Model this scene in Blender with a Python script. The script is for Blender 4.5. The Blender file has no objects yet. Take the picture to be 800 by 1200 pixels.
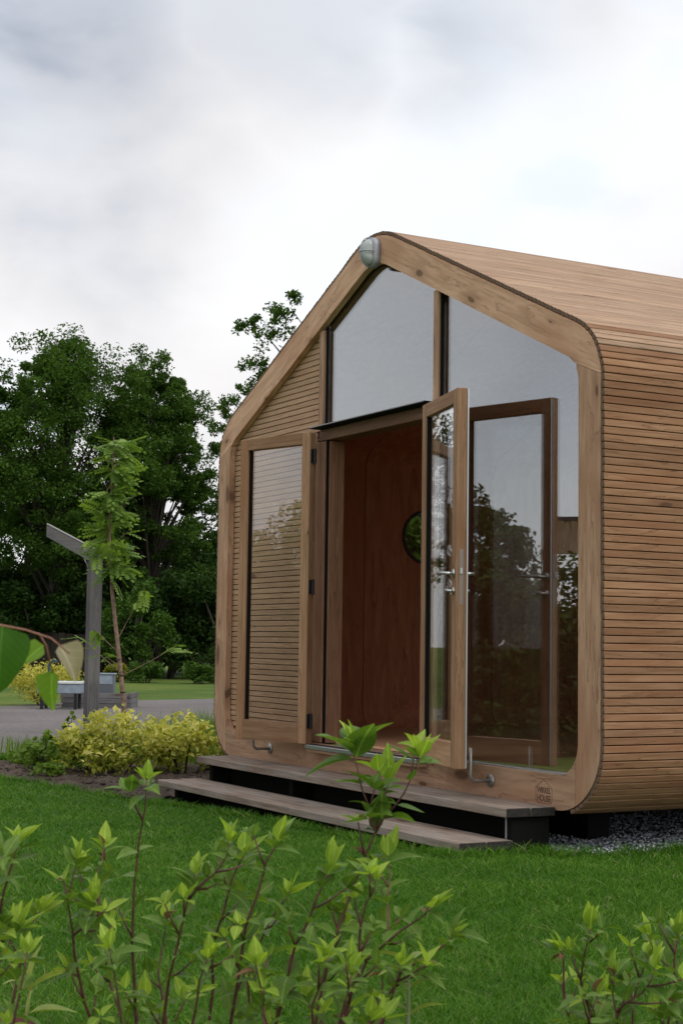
import bpy, bmesh, math, random
import numpy as np
from mathutils import Vector, Matrix
random.seed(7)
rng = np.random.default_rng(7)
R_ = math.radians
S = bpy.context.scene
COL = S.collection

# ------------------------------------------------------------------ camera
cam_d = bpy.data.cameras.new('camera')
cam = bpy.data.objects.new('camera', cam_d); COL.objects.link(cam); S.camera = cam
right = Vector((0.48557623, 0.87408058, 0.01410214))
up = Vector((0.06546566, -0.05244483, 0.99647568))
back = Vector((0.87173963, -0.48294169, -0.08268823))
M4 = Matrix((right, up, back)).transposed().to_4x4()
M4.translation = Vector((8.5475, -4.945, 1.10))
cam.matrix_world = M4
cam_d.sensor_fit = 'VERTICAL'; cam_d.sensor_height = 36; cam_d.sensor_width = 24
cam_d.lens = 55.53
cam_d.clip_start = 0.05; cam_d.clip_end = 2000
cam_d.dof.use_dof = True; cam_d.dof.focus_distance = 9.0; cam_d.dof.aperture_fstop = 14

# ------------------------------------------------------------------ light
SUN_EL, SUN_AZ = R_(52), R_(75)          # azimuth clockwise from +Y
W = bpy.data.worlds.new('World'); S.world = W; W.use_nodes = True
nt = W.node_tree; nt.nodes.clear()
def node(nt, t, **kw):
    n = nt.nodes.new(t)
    for k, v in kw.items():
        if k in n.inputs: n.inputs[k].default_value = v
        else: setattr(n, k, v)
    return n
def link(nt, a, b): nt.links.new(a, b)
def vmath(nt, op, a, b=None, s=None):
    n = nt.nodes.new('ShaderNodeVectorMath'); n.operation = op
    for i, v in ((0, a), (1, b)):
        if v is None: continue
        if hasattr(v, 'links'): nt.links.new(v, n.inputs[i])
        else: n.inputs[i].default_value = v
    if s is not None: n.inputs['Scale'].default_value = s
    return n
def math_(nt, op, a, b=None, c=None, clamp=False):
    n = nt.nodes.new('ShaderNodeMath'); n.operation = op; n.use_clamp = clamp
    for i, v in ((0, a), (1, b), (2, c)):
        if v is None: continue
        if hasattr(v, 'links'): nt.links.new(v, n.inputs[i])
        else: n.inputs[i].default_value = v
    return n.outputs[0]
def mapr(nt, v, a, b, c=0., d=1.):
    n = nt.nodes.new('ShaderNodeMapRange'); n.interpolation_type = 'SMOOTHSTEP'
    nt.links.new(v, n.inputs[0])
    for i, x in enumerate((a, b, c, d)): n.inputs[i+1].default_value = x
    return n.outputs[0]
def mixc(nt, fac, a, b, mode='MIX'):
    n = nt.nodes.new('ShaderNodeMix'); n.data_type = 'RGBA'; n.blend_type = mode
    for s, v in ((n.inputs[0], fac), (n.inputs[6], a), (n.inputs[7], b)):
        if hasattr(v, 'links'): nt.links.new(v, s)
        elif isinstance(v, (int, float)): s.default_value = v
        else: s.default_value = (*v, 1.) if len(v) == 3 else v
    return n.outputs[2]
sky = node(nt, 'ShaderNodeTexSky', sky_type='NISHITA', sun_disc=False, sun_elevation=SUN_EL, sun_rotation=SUN_AZ, air_density=1.0, dust_density=2.0)
skyb = vmath(nt, 'SCALE', sky.outputs[0], s=0.10).outputs[0]
tc = node(nt, 'ShaderNodeTexCoord')
gen = tc.outputs['Generated']
st = vmath(nt, 'MULTIPLY', gen, (1, 1, 1.9)).outputs[0]
n1 = node(nt, 'ShaderNodeTexNoise', Scale=3.1, Detail=7.0, Roughness=0.52, Distortion=0.35); link(nt, st, n1.inputs['Vector'])
n2 = node(nt, 'ShaderNodeTexNoise', Scale=6.0, Detail=5.0, Roughness=0.48, Distortion=0.2)
link(nt, vmath(nt, 'ADD', st, (3.3, 1.7, 8.2)).outputs[0], n2.inputs['Vector'])
# big grey cloud banks (directions in the sky, at infinity)
warp = vmath(nt, 'ADD', gen, vmath(nt, 'SCALE', vmath(nt, 'SUBTRACT', n2.outputs['Color'], (0.5, 0.5, 0.5)).outputs[0], s=0.13).outputs[0]).outputs[0]
def bank(d, r0, r1):
    v = Vector(d).normalized()
    dist = vmath(nt, 'DISTANCE', warp, tuple(v)).outputs['Value']
    return mapr(nt, dist, r1, r0)
g = bank((-0.880, 0.285, 0.372), 0.02, 0.15)
for d, r0, r1, k in (((-0.912, 0.315, 0.262), 0.0, 0.13, 0.50), ((-0.775, 0.52, 0.385), 0.0, 0.12, 0.5), ((-0.85, 0.40, 0.42), 0.05, 0.16, 0.6),
                     ((-0.77, -0.56, 0.30), 0.05, 0.30, 0.50), ((0.2, -0.8, 0.5), 0.1, 0.5, 0.6), ((0.6, 0.5, 0.6), 0.1, 0.45, 0.6), ((-0.2, 0.75, 0.6), 0.1, 0.4, 0.5)):
    g = math_(nt, 'MAXIMUM', g, math_(nt, 'MULTIPLY', bank(d, r0, r1), k))
base_grey = mapr(nt, n1.outputs['Fac'], 0.42, 0.74, 0.0, 0.42)
grey = math_(nt, 'ADD', g, math_(nt, 'MULTIPLY', base_grey, 0.75), clamp=True)
det = mapr(nt, n2.outputs['Fac'], 0.36, 0.64, 0.66, 1.28)
grey = math_(nt, 'MULTIPLY', grey, det, clamp=True)
warmth = mapr(nt, n1.outputs['Fac'], .35, .6)
white = mixc(nt, warmth, (0.885, 0.915, 0.96), (0.93, 0.90, 0.885))
cloud = mixc(nt, grey, white, (0.34, 0.385, 0.47))
gap = mapr(nt, n2.outputs['Fac'], 0.54, 0.70, 0.0, 0.55)
bluec = mixc(nt, 1.0, skyb, (0.62, 0.70, 0.82), 'ADD')
final = mixc(nt, gap, cloud, (0.74, 0.83, 0.96))
final = mixc(nt, 0.06, final, skyb)
bg = node(nt, 'ShaderNodeBackground', Strength=1.0)
link(nt, final, bg.inputs[0])
wo = node(nt, 'ShaderNodeOutputWorld'); link(nt, bg.outputs[0], wo.inputs[0])

sun_d = bpy.data.lights.new('sun', 'SUN'); sun_d.energy = 1.2; sun_d.angle = R_(22); sun_d.color = (1, 0.965, 0.91)
sun = bpy.data.objects.new('sun', sun_d); COL.objects.link(sun)
sd = Vector((math.sin(SUN_AZ)*math.cos(SUN_EL), math.cos(SUN_AZ)*math.cos(SUN_EL), math.sin(SUN_EL)))
sun.rotation_euler = sd.to_track_quat('Z', 'Y').to_euler()
S.view_settings.view_transform = 'Standard'; S.view_settings.look = 'None'
S.view_settings.exposure = 0.22; S.view_settings.gamma = 1.0
S.render.engine = 'CYCLES'
S.cycles.max_bounces = 12; S.cycles.diffuse_bounces = 8; S.cycles.transparent_max_bounces = 24

# ------------------------------------------------------------------ helpers
def gz(x, y):                                       # the lawn rises gently towards +X
    return max(-0.08, min(0.075, 0.024*x))
def tag(o, label=None, cat=None, group=None, kind=None):
    if label: o['label'] = label
    if cat: o['category'] = cat
    if group: o['group'] = group
    if kind: o['kind'] = kind
    return o
def empty(name, loc=(0, 0, 0), rz=0.):
    o = bpy.data.objects.new(name, None); COL.objects.link(o)
    o.location = loc; o.rotation_euler = (0, 0, rz); o.empty_display_size = 0.1
    return o
def put(name, me, mat=None, parent=None, loc=None, rot=None):
    o = bpy.data.objects.new(name, me); COL.objects.link(o)
    if mat is not None and not me.materials: me.materials.append(mat)
    if parent is not None: o.parent = parent
    if loc is not None: o.location = loc
    if rot is not None: o.rotation_euler = rot
    return o
def bm_mesh(name, bm, smooth=False):
    me = bpy.data.meshes.new(name)
    bmesh.ops.recalc_face_normals(bm, faces=bm.faces)
    bm.to_mesh(me); bm.free()
    if smooth:
        for p in me.polygons: p.use_smooth = True
    return me
def box_bm(x0, x1, y0, y1, z0, z1, bevel=0.0, bm=None):
    b = bmesh.new()
    bmesh.ops.create_cube(b, size=1)
    for v in b.verts:
        v.co = Vector(((x0+x1)/2+v.co.x*(x1-x0), (y0+y1)/2+v.co.y*(y1-y0), (z0+z1)/2+v.co.z*(z1-z0)))
    if bevel: bmesh.ops.bevel(b, geom=list(b.edges), offset=bevel, segments=1, affect='EDGES')
    if bm is None: return b
    me = bpy.data.meshes.new('t'); b.to_mesh(me); b.free(); bm.from_mesh(me); bpy.data.meshes.remove(me)
    return bm
def box(name, x0, x1, y0, y1, z0, z1, mat, parent=None, bevel=0.003):
    return put(name, bm_mesh(name, box_bm(x0, x1, y0, y1, z0, z1, bevel)), mat, parent)
def np_mesh(name, verts, faces, k, smooth=False):
    me = bpy.data.meshes.new(name)
    n, m = len(verts), len(faces)
    me.vertices.add(n); me.vertices.foreach_set('co', np.asarray(verts, np.float32).ravel())
    me.loops.add(m*k); me.loops.foreach_set('vertex_index', np.asarray(faces, np.int32).ravel())
    me.polygons.add(m); me.polygons.foreach_set('loop_start', np.arange(m, dtype=np.int32)*k)
    me.polygons.foreach_set('loop_total', np.full(m, k, np.int32))
    if smooth: me.polygons.foreach_set('use_smooth', np.ones(m, bool))
    me.update(calc_edges=True); me.validate()
    return me
def tube_into(bm, pts, rad, n=8, cap=True):
    pts = [Vector(p) for p in pts]
    if not hasattr(rad, '__len__'): rad = [rad]*len(pts)
    rings = []
    t0 = (pts[1]-pts[0]).normalized()
    ref = t0.orthogonal().normalized()
    for i, p in enumerate(pts):
        t = (pts[min(i+1, len(pts)-1)]-pts[max(i-1, 0)]).normalized()
        ref = (ref - t*ref.dot(t)).normalized(); b = t.cross(ref)
        rings.append([bm.verts.new(p+(ref*math.cos(2*math.pi*j/n)+b*math.sin(2*math.pi*j/n))*rad[i]) for j in range(n)])
    for a, c in zip(rings, rings[1:]):
        for j in range(n): bm.faces.new((a[j], a[(j+1) % n], c[(j+1) % n], c[j]))
    if cap: bm.faces.new(rings[0][::-1]); bm.faces.new(rings[-1])
def tube(name, pts, rad, mat, parent=None, n=8):
    bm = bmesh.new(); tube_into(bm, pts, rad, n)
    return put(name, bm_mesh(name, bm, True), mat, parent)

# ------------------------------------------------------------------ materials
def newmat(name):
    m = bpy.data.materials.new(name); m.use_nodes = True
    nt = m.node_tree; b = nt.nodes['Principled BSDF']
    return m, nt, b
def plain(name, col, rough=0.6, metal=0., spec=0.5, noise=0.0, nscale=20.):
    m, nt, b = newmat(name)
    b.inputs['Roughness'].default_value = rough; b.inputs['Metallic'].default_value = metal
    b.inputs['Specular IOR Level'].default_value = spec
    if noise:
        tc = node(nt, 'ShaderNodeTexCoord')
        n = node(nt, 'ShaderNodeTexNoise', Scale=nscale, Detail=5.); link(nt, tc.outputs['Object'], n.inputs['Vector'])
        c = mixc(nt, mapr(nt, n.outputs['Fac'], .3, .7), tuple(x*(1-noise) for x in col), tuple(min(1, x*(1+noise)) for x in col))
        link(nt, c, b.inputs['Base Color'])
    else: b.inputs['Base Color'].default_value = (*col, 1)
    return m
def wood(name, axis, light, dark, red, knots=0.5, grain=1.0, rot=0., rough=0.68, grey=0.0, blotch=1.0, rand=0.25, knotsize=1.0, thin=1):
    """planed, weathered softwood; axis = index of the grain direction, rot = grain tilt about Y"""
    m, nt, b = newmat(name)
    tc = node(nt, 'ShaderNodeTexCoord'); oi = node(nt, 'ShaderNodeObjectInfo')
    rnd = oi.outputs['Random']
    off = nt.nodes.new('ShaderNodeCombineXYZ')
    for i, k in enumerate((37.1, 53.7, 71.3)): link(nt, math_(nt, 'MULTIPLY', rnd, k), off.inputs[i])
    co = tc.outputs['Object']
    if rot:
        mp = node(nt, 'ShaderNodeMapping'); mp.inputs['Rotation'].default_value = (0, rot, 0); link(nt, co, mp.inputs[0]); co = mp.outputs[0]
    p = vmath(nt, 'ADD', co, off.outputs[0]).outputs[0]
    sc = [17.*grain]*3; sc[axis] = 0.9
    fine = vmath(nt, 'MULTIPLY', p, tuple(s*3.2 if i != axis else 3.0 for i, s in enumerate(sc))).outputs[0]
    broad = vmath(nt, 'MULTIPLY', p, tuple(sc)).outputs[0]
    nb = node(nt, 'ShaderNodeTexNoise', Scale=1., Detail=4., Roughness=.55, Distortion=.9); link(nt, broad, nb.inputs['Vector'])
    nf = node(nt, 'ShaderNodeTexNoise', Scale=1., Detail=5., Roughness=.6, Distortion=.2); link(nt, fine, nf.inputs['Vector'])
    rings = math_(nt, 'FRACT', math_(nt, 'MULTIPLY', nb.outputs['Fac'], 6.5))
    crack = mapr(nt, rings, 0.90, 0.985)
    rings = mapr(nt, rings, 0.45, 1.0)
    bl = [3.2]*3; bl[axis] = 1.1
    nl = node(nt, 'ShaderNodeTexNoise', Scale=1., Detail=3.); link(nt, vmath(nt, 'MULTIPLY', p, tuple(bl)).outputs[0], nl.inputs['Vector'])
    c = mixc(nt, mapr(nt, nf.outputs['Fac'], .34, .68), dark, light)
    c = mixc(nt, math_(nt, 'MULTIPLY', rings, 0.36), c, tuple(x*.66 for x in dark))
    c = mixc(nt, math_(nt, 'MULTIPLY', crack, 0.42), c, tuple(x*.36 for x in red))
    c = mixc(nt, math_(nt, 'MULTIPLY', mapr(nt, nl.outputs['Fac'], .45, .72), 0.65*blotch), c, red)
    if grey:
        ng = node(nt, 'ShaderNodeTexNoise', Scale=2.3, Detail=6.); link(nt, p, ng.inputs['Vector'])
        c = mixc(nt, math_(nt, 'MULTIPLY', mapr(nt, ng.outputs['Fac'], .4, .65), grey), c, (.27, .255, .235))
    if knots:
        ks = [5.2/knotsize]*3; ks[axis] = 1.9/knotsize; ks[thin] = .25
        sx = nt.nodes.new('ShaderNodeSeparateXYZ'); link(nt, vmath(nt, 'MULTIPLY', p, tuple(ks)).outputs[0], sx.inputs[0])
        sn = nt.nodes.new('ShaderNodeSeparateXYZ'); link(nt, vmath(nt, 'SCALE', vmath(nt, 'SUBTRACT', nb.outputs['Color'], (.5, .5, .5)).outputs[0], s=.22).outputs[0], sn.inputs[0])
        cx2 = nt.nodes.new('ShaderNodeCombineXYZ'); ia, ib2 = [i for i in range(3) if i != thin]
        link(nt, math_(nt, 'ADD', sx.outputs[ia], sn.outputs[0]), cx2.inputs[0]); link(nt, math_(nt, 'ADD', sx.outputs[ib2], sn.outputs[1]), cx2.inputs[1])
        vo = node(nt, 'ShaderNodeTexVoronoi', voronoi_dimensions='2D', Scale=1.0, Randomness=1.0); link(nt, cx2.outputs[0], vo.inputs['Vector'])
        sel = math_(nt, 'GREATER_THAN', node_sep(nt, vo.outputs['Color']), 1-knots)
        sg = nt.nodes.new('ShaderNodeSeparateColor'); link(nt, vo.outputs['Color'], sg.inputs[0])
        kd = math_(nt, 'DIVIDE', vo.outputs['Distance'], math_(nt, 'ADD', math_(nt, 'MULTIPLY', math_(nt, 'POWER', sg.outputs[1], 2.), 1.3), .30))
        k1 = math_(nt, 'MULTIPLY', mapr(nt, kd, .105, .055), sel)
        k2 = math_(nt, 'MULTIPLY', mapr(nt, kd, .36, .08), sel)
        c = mixc(nt, math_(nt, 'MULTIPLY', k2, .45), c, tuple(x*.7 for x in red))
        c = mixc(nt, math_(nt, 'MULTIPLY', k1, .72), c, (.085, .042, .024))
    br = math_(nt, 'ADD', math_(nt, 'MULTIPLY', rnd, rand*2), 1-rand)
    mul = nt.nodes.new('ShaderNodeCombineColor')
    for i in range(3): link(nt, br, mul.inputs[i])
    c = mixc(nt, 1.0, c, mul.outputs[0], 'MULTIPLY')
    link(nt, c, b.inputs['Base Color'])
    b.inputs['Roughness'].default_value = rough; b.inputs['Specular IOR Level'].default_value = .18
    bp = node(nt, 'ShaderNodeBump', Strength=.3, Distance=.002); link(nt, nf.outputs['Fac'], bp.inputs['Height'])
    link(nt, bp.outputs[0], b.inputs['Normal'])
    return m
def node_sep(nt, col):
    s = nt.nodes.new('ShaderNodeSeparateColor'); nt.links.new(col, s.inputs[0]); return s.outputs[0]
L_, D_, RD = (.60, .385, .25), (.465, .278, .17), (.385, .195, .11)
ROOFA = math.atan(0.465)
W_x = wood('frame_wood_x', 0, L_, D_, RD, .9, grain=.42, knotsize=1.15)
W_z = wood('frame_wood_z', 2, L_, D_, RD, .9, grain=.42, knotsize=1.15)
W_rr = wood('roof_frame_wood_right', 0, L_, D_, RD, .9, grain=.42, knotsize=1.15, rot=-ROOFA)
W_rl = wood('roof_frame_wood_left', 0, L_, D_, RD, .9, grain=.42, knotsize=1.15, rot=ROOFA)
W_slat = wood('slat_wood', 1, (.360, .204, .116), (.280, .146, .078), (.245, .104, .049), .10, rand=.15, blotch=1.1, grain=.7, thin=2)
W_roof = wood('roof_slat_wood', 1, (.46, .315, .215), (.36, .235, .15), (.325, .185, .115), .08, rand=.14, blotch=.8, grain=.7, thin=2)  # paler from weathering, with sky sheen painted into the colour
W_infill = wood('infill_slat_wood', 0, (.53, .345, .22), (.445, .275, .168), (.41, .23, .13), .08, rand=.07, blotch=.5)
W_door = wood('door_wood_z', 2, (.43, .265, .155), (.33, .185, .102), (.285, .135, .065), .25)
W_doorx = wood('door_wood_x', 0, (.43, .265, .155), (.33, .185, .102), (.285, .135, .065), .35)
W_step = wood('step_wood', 0, (.335, .265, .215), (.195, .145, .112), (.15, .092, .066), .5, grey=.42, rough=.8, blotch=.6, rand=.08, thin=2)
W_post = wood('grey_post_wood', 2, (.155, .148, .15), (.10, .094, .098), (.09, .08, .078), .2, grey=.25, rough=.85)
W_arm = wood('grey_arm_wood', 0, (.19, .185, .187), (.13, .125, .13), (.11, .10, .098), .2, grey=.3, rough=.85)
W_ply = wood('interior_plywood', 2, (.60, .26, .148), (.48, .192, .105), (.53, .20, .105), .0, grain=.35, rough=.5, rand=.06)
W_jamb = wood('sheltered_jamb_wood', 2, (.30, .165, .098), (.22, .115, .066), (.20, .088, .045), .2)  # reddish unweathered wood, its dark tone also painting the recess shade
W_jambx = wood('sheltered_head_wood', 0, (.28, .155, .092), (.21, .11, .064), (.19, .085, .045), .2)  # same wood, darkened further for the shade under the flashing
W_floor = wood('floor_wood', 1, (.60, .36, .20), (.48, .27, .145), (.45, .23, .12), .1, rough=.4)
BLACK = plain('black_membrane', (.010, .010, .010), .9, spec=.15)
BRONZE = plain('dark_flashing', (.045, .042, .038), .45, .5)
STEEL = plain('steel', (.55, .55, .55), .3, 1.)
ALU = plain('aluminium', (.62, .63, .65), .35, .9)
HINGE = plain('black_iron', (.03, .03, .032), .45, .6)
ENDG = plain('weathered_end_grain', (.15, .095, .062), .9, noise=.4, nscale=90)
BURN = plain('burn_mark', (.10, .045, .028), .8)
def glassmat(name, tint=(.97, .98, .975), ior=1.75):
    m = bpy.data.materials.new(name); m.use_nodes = True
    nt = m.node_tree; nt.nodes.clear()
    lw = node(nt, 'ShaderNodeLayerWeight', Blend=.5)     # Schlick reflectance, same for both faces of the sheet
    f5 = math_(nt, 'POWER', lw.outputs['Facing'], 4.2)
    fr = math_(nt, 'ADD', math_(nt, 'MULTIPLY', f5, 1-ior), ior, clamp=True)
    t = node(nt, 'ShaderNodeBsdfTransparent', Color=(*tint, 1)); gl = node(nt, 'ShaderNodeBsdfGlossy', Roughness=0.0, Color=(1, 1, 1, 1))
    mx = node(nt, 'ShaderNodeMixShader'); link(nt, fr, mx.inputs[0]); link(nt, t.outputs[0], mx.inputs[1]); link(nt, gl.outputs[0], mx.inputs[2])
    o = node(nt, 'ShaderNodeOutputMaterial'); link(nt, mx.outputs[0], o.inputs[0])
    return m
GLASS = glassmat('window_glass', (.80, .82, .81), .23)
GLASSD = glassmat('door_glass', (.985, .99, .985), .085)
def leafmat(name, a, bcol, trans=.35, rough=.5, island=True, vein=False):
    m, nt, b = newmat(name)
    if island:
        g = node(nt, 'ShaderNodeNewGeometry'); r = g.outputs['Random Per Island']
    else:
        g = node(nt, 'ShaderNodeObjectInfo'); r = g.outputs['Random']
    c = mixc(nt, r, a, bcol)
    if vein:
        tc = node(nt, 'ShaderNodeTexCoord')
        sp = nt.nodes.new('ShaderNodeSeparateXYZ'); link(nt, tc.outputs['Object'], sp.inputs[0])
        ay = math_(nt, 'ABSOLUTE', sp.outputs[1])
        mid = mapr(nt, ay, .0022, .0004)
        side = math_(nt, 'FRACT', math_(nt, 'MULTIPLY', math_(nt, 'SUBTRACT', sp.outputs[0], math_(nt, 'MULTIPLY', ay, .9)), 95.))
        side = mapr(nt, math_(nt, 'ABSOLUTE', math_(nt, 'SUBTRACT', side, .5)), .10, .0)
        v = math_(nt, 'MAXIMUM', mid, math_(nt, 'MULTIPLY', side, .35))
        c = mixc(nt, math_(nt, 'MULTIPLY', v, .5), c, tuple(min(1, x*1.9+.02) for x in bcol))
        nz = node(nt, 'ShaderNodeTexNoise', Scale=40., Detail=3.); link(nt, tc.outputs['Object'], nz.inputs['Vector'])
        c = mixc(nt, mapr(nt, nz.outputs['Fac'], .3, .75, 0., .3), c, tuple(x*.6 for x in a))
        bp = node(nt, 'ShaderNodeBump', Strength=.35, Distance=.002); link(nt, math_(nt, 'MULTIPLY', v, -1.), bp.inputs['Height']); link(nt, bp.outputs[0], b.inputs['Normal'])
    link(nt, c, b.inputs['Base Color'])
    b.inputs['Roughness'].default_value = rough; b.inputs['Specular IOR Level'].default_value = .20 if vein else .12
    tr = node(nt, 'ShaderNodeBsdfTranslucent'); link(nt, mixc(nt, 1.0, c, (1.25, 1.3, .55), 'MULTIPLY'), tr.inputs[0])
    mx = node(nt, 'ShaderNodeMixShader'); mx.inputs[0].default_value = trans
    link(nt, b.outputs[0], mx.inputs[1]); link(nt, tr.outputs[0], mx.inputs[2])
    link(nt, mx.outputs[0], nt.nodes['Material Output'].inputs[0])
    return m
F_oak = leafmat('oak_leaves', (.034, .080, .013), (.085, .158, .028), .36, .7)
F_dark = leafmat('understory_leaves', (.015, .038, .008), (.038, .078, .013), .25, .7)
F_mid = leafmat('mid_green_leaves', (.04, .095, .015), (.085, .16, .03), .35)
F_hedge = leafmat('hedge_leaves', (.03, .055, .014), (.075, .11, .028), .3)
F_sunny = leafmat('sunlit_tint_leaves', (.15, .19, .05), (.28, .31, .10), .35)  # sunlit look put into the leaf colour to brighten the door reflection
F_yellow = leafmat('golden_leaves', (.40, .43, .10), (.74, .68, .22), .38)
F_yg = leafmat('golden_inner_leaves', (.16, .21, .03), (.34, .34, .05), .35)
F_rowan = leafmat('rowan_leaves', (.13, .23, .045), (.26, .38, .085), .4, island=False)
F_weed = leafmat('weed_leaves', (.09, .17, .03), (.19, .28, .05), .4)
F_leaf = leafmat('shrub_leaf', (.090, .170, .026), (.180, .285, .055), .38, .42, island=False, vein=True)
F_young = leafmat('young_leaf', (.24, .37, .05), (.40, .53, .085), .42, .42, island=False, vein=True)
F_lime = leafmat('big_leaf', (.05, .14, .02), (.07, .17, .025), .40, .4, island=False, vein=True)
F_limel = leafmat('big_leaf_bright', (.17, .31, .035), (.21, .36, .05), .45, .4, island=False, vein=True)  # brighter yellow-green leaf colour
F_dry = leafmat('dry_leaf', (.33, .29, .20), (.38, .33, .24), .3, .7, island=False, vein=True)
F_grass = leafmat('grass_blades', (.024, .102, .005), (.13, .285, .028), .34, .45)
def lawn_patches(m):
    nt = m.node_tree; b = nt.nodes['Principled BSDF']; src = b.inputs['Base Color'].links[0].from_socket
    tc = node(nt, 'ShaderNodeTexCoord'); n = node(nt, 'ShaderNodeTexNoise', Scale=1.3, Detail=5., Roughness=.6); link(nt, tc.outputs['Object'], n.inputs['Vector'])
    g = node(nt, 'ShaderNodeNewGeometry')
    c = mixc(nt, mapr(nt, n.outputs['Fac'], .35, .65), mixc(nt, 1., src, (.74, .82, .7), 'MULTIPLY'), mixc(nt, 1., src, (1.25, 1.12, 1.2), 'MULTIPLY'))
    c = mixc(nt, math_(nt, 'GREATER_THAN', g.outputs['Random Per Island'], .965), c, (.30, .29, .13))
    link(nt, c, b.inputs['Base Color'])
lawn_patches(F_grass)
F_grass.node_tree.nodes['Principled BSDF'].inputs['Specular IOR Level'].default_value = .18
BARK = plain('bark', (.045, .035, .027), .9, noise=.4, nscale=30)
TWIG = plain('red_brown_twig', (.105, .038, .030), .6, noise=.4, nscale=60)
SAPBARK = plain('sapling_bark', (.24, .15, .11), .7, noise=.35, nscale=25)

def groundmat():
    m, nt, b = newmat('grass_ground')
    tc = node(nt, 'ShaderNodeTexCoord')
    a = node(nt, 'ShaderNodeTexNoise', Scale=.35, Detail=6.); link(nt, tc.outputs['Object'], a.inputs['Vector'])
    d = node(nt, 'ShaderNodeTexNoise', Scale=9., Detail=8., Roughness=.75); link(nt, tc.outputs['Object'], d.inputs['Vector'])
    c = mixc(nt, mapr(nt, a.outputs['Fac'], .35, .68), (.075, .135, .025), (.15, .195, .045))
    c = mixc(nt, mapr(nt, d.outputs['Fac'], .35, .7, 0., .6), c, (.045, .085, .014))
    link(nt, c, b.inputs['Base Color']); b.inputs['Roughness'].default_value = .9; b.inputs['Specular IOR Level'].default_value = .1
    bp = node(nt, 'ShaderNodeBump', Strength=.6, Distance=.03); link(nt, d.outputs['Fac'], bp.inputs['Height']); link(nt, bp.outputs[0], b.inputs['Normal'])
    return m
def grainy(name, a, bcol, c3, s1, s2, bump=.5, dist=.01, rough=.9):
    m, nt, b = newmat(name)
    tc = node(nt, 'ShaderNodeTexCoord')
    n1 = node(nt, 'ShaderNodeTexNoise', Scale=s1, Detail=6.); link(nt, tc.outputs['Object'], n1.inputs['Vector'])
    n2 = node(nt, 'ShaderNodeTexNoise', Scale=s2, Detail=5., Roughness=.7); link(nt, tc.outputs['Object'], n2.inputs['Vector'])
    c = mixc(nt, mapr(nt, n1.outputs['Fac'], .35, .68), a, bcol)
    c = mixc(nt, mapr(nt, n2.outputs['Fac'], .4, .7, 0., .7), c, c3)
    link(nt, c, b.inputs['Base Color']); b.inputs['Roughness'].default_value = rough; b.inputs['Specular IOR Level'].default_value = .2
    bp = node(nt, 'ShaderNodeBump', Strength=bump, Distance=dist); link(nt, n2.outputs['Fac'], bp.inputs['Height']); link(nt, bp.outputs[0], b.inputs['Normal'])
    return m
G_ground = groundmat()
G_path = grainy('path_gravel', (.155, .14, .135), (.20, .182, .175), (.10, .09, .088), .5, 14.)
G_soil = grainy('soil', (.075, .055, .042), (.13, .10, .08), (.035, .025, .02), 3., 40., .8, .02)
def pebblemat():
    m, nt, b = newmat('pebbles')
    g = node(nt, 'ShaderNodeNewGeometry')
    r = nt.nodes.new('ShaderNodeValToRGB'); link(nt, g.outputs['Random Per Island'], r.inputs[0])
    e = r.color_ramp.elements; e[0].color = (.16, .17, .20, 1); e[1].color = (.80, .81, .84, 1)
    x = r.color_ramp.elements.new(.5); x.color = (.40, .43, .49, 1)
    link(nt, r.outputs[0], b.inputs['Base Color']); b.inputs['Roughness'].default_value = .7
    return m
PEB = pebblemat()

# ------------------------------------------------------------------ the setting
def sheet(name, xs, ys, zf, mat, keep=None):
    X, Y = np.meshgrid(xs, ys, indexing='ij')
    V = np.stack([X, Y, np.vectorize(zf)(X, Y)], -1).reshape(-1, 3)
    ny = len(ys); F = []
    for i in range(len(xs)-1):
        for j in range(ny-1):
            if keep is None or keep((xs[i]+xs[i+1])/2, (ys[j]+ys[j+1])/2):
                F.append((i*ny+j, (i+1)*ny+j, (i+1)*ny+j+1, i*ny+j+1))
    me = np_mesh(name, V, F, 4, True)
    return tag(put(name, me, mat), kind='structure')
lin = lambda a, b, n: list(np.linspace(a, b, n))
sheet('ground', [-600, -200, -60] + lin(-40, 12, 105) + [40, 200, 600], [-600, -200, -60] + lin(-30, 40, 71) + [100, 200, 600], gz, G_ground)

def path_pts():
    near = [(-34, -10.5), (-20, -7), (-11, -3.6), (-7.6, -1.2), (-7.0, -.45), (-7.75, .25), (-9.6, 2.4), (-11.5, 5.0), (-13.0, 8.0), (-17, 14), (-22, 21)]
    far = [(-36, -5.5), (-24, -2.2), (-19.5, -.3), (-18.3, 1.2), (-18.1, 2.2), (-18.4, 3.3), (-19.7, 4.9), (-20.6, 6.7), (-21.2, 8.6), (-26.5, 15), (-33, 22)]
    return near, far
near, far = path_pts()
V = []; F = []
for i, (a, b) in enumerate(zip(near, far)):
    for j in range(7):
        t = j/6; V.append((a[0]*(1-t)+b[0]*t, a[1]*(1-t)+b[1]*t, -.08+.006+.03*math.sin(math.pi*t)*.4))
for i in range(len(near)-1):
    for j in range(6): F.append((i*7+j, i*7+j+1, (i+1)*7+j+1, (i+1)*7+j))
tag(put('gravel_path', np_mesh('gravel_path', V, F, 4, True), G_path), kind='structure')

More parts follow.
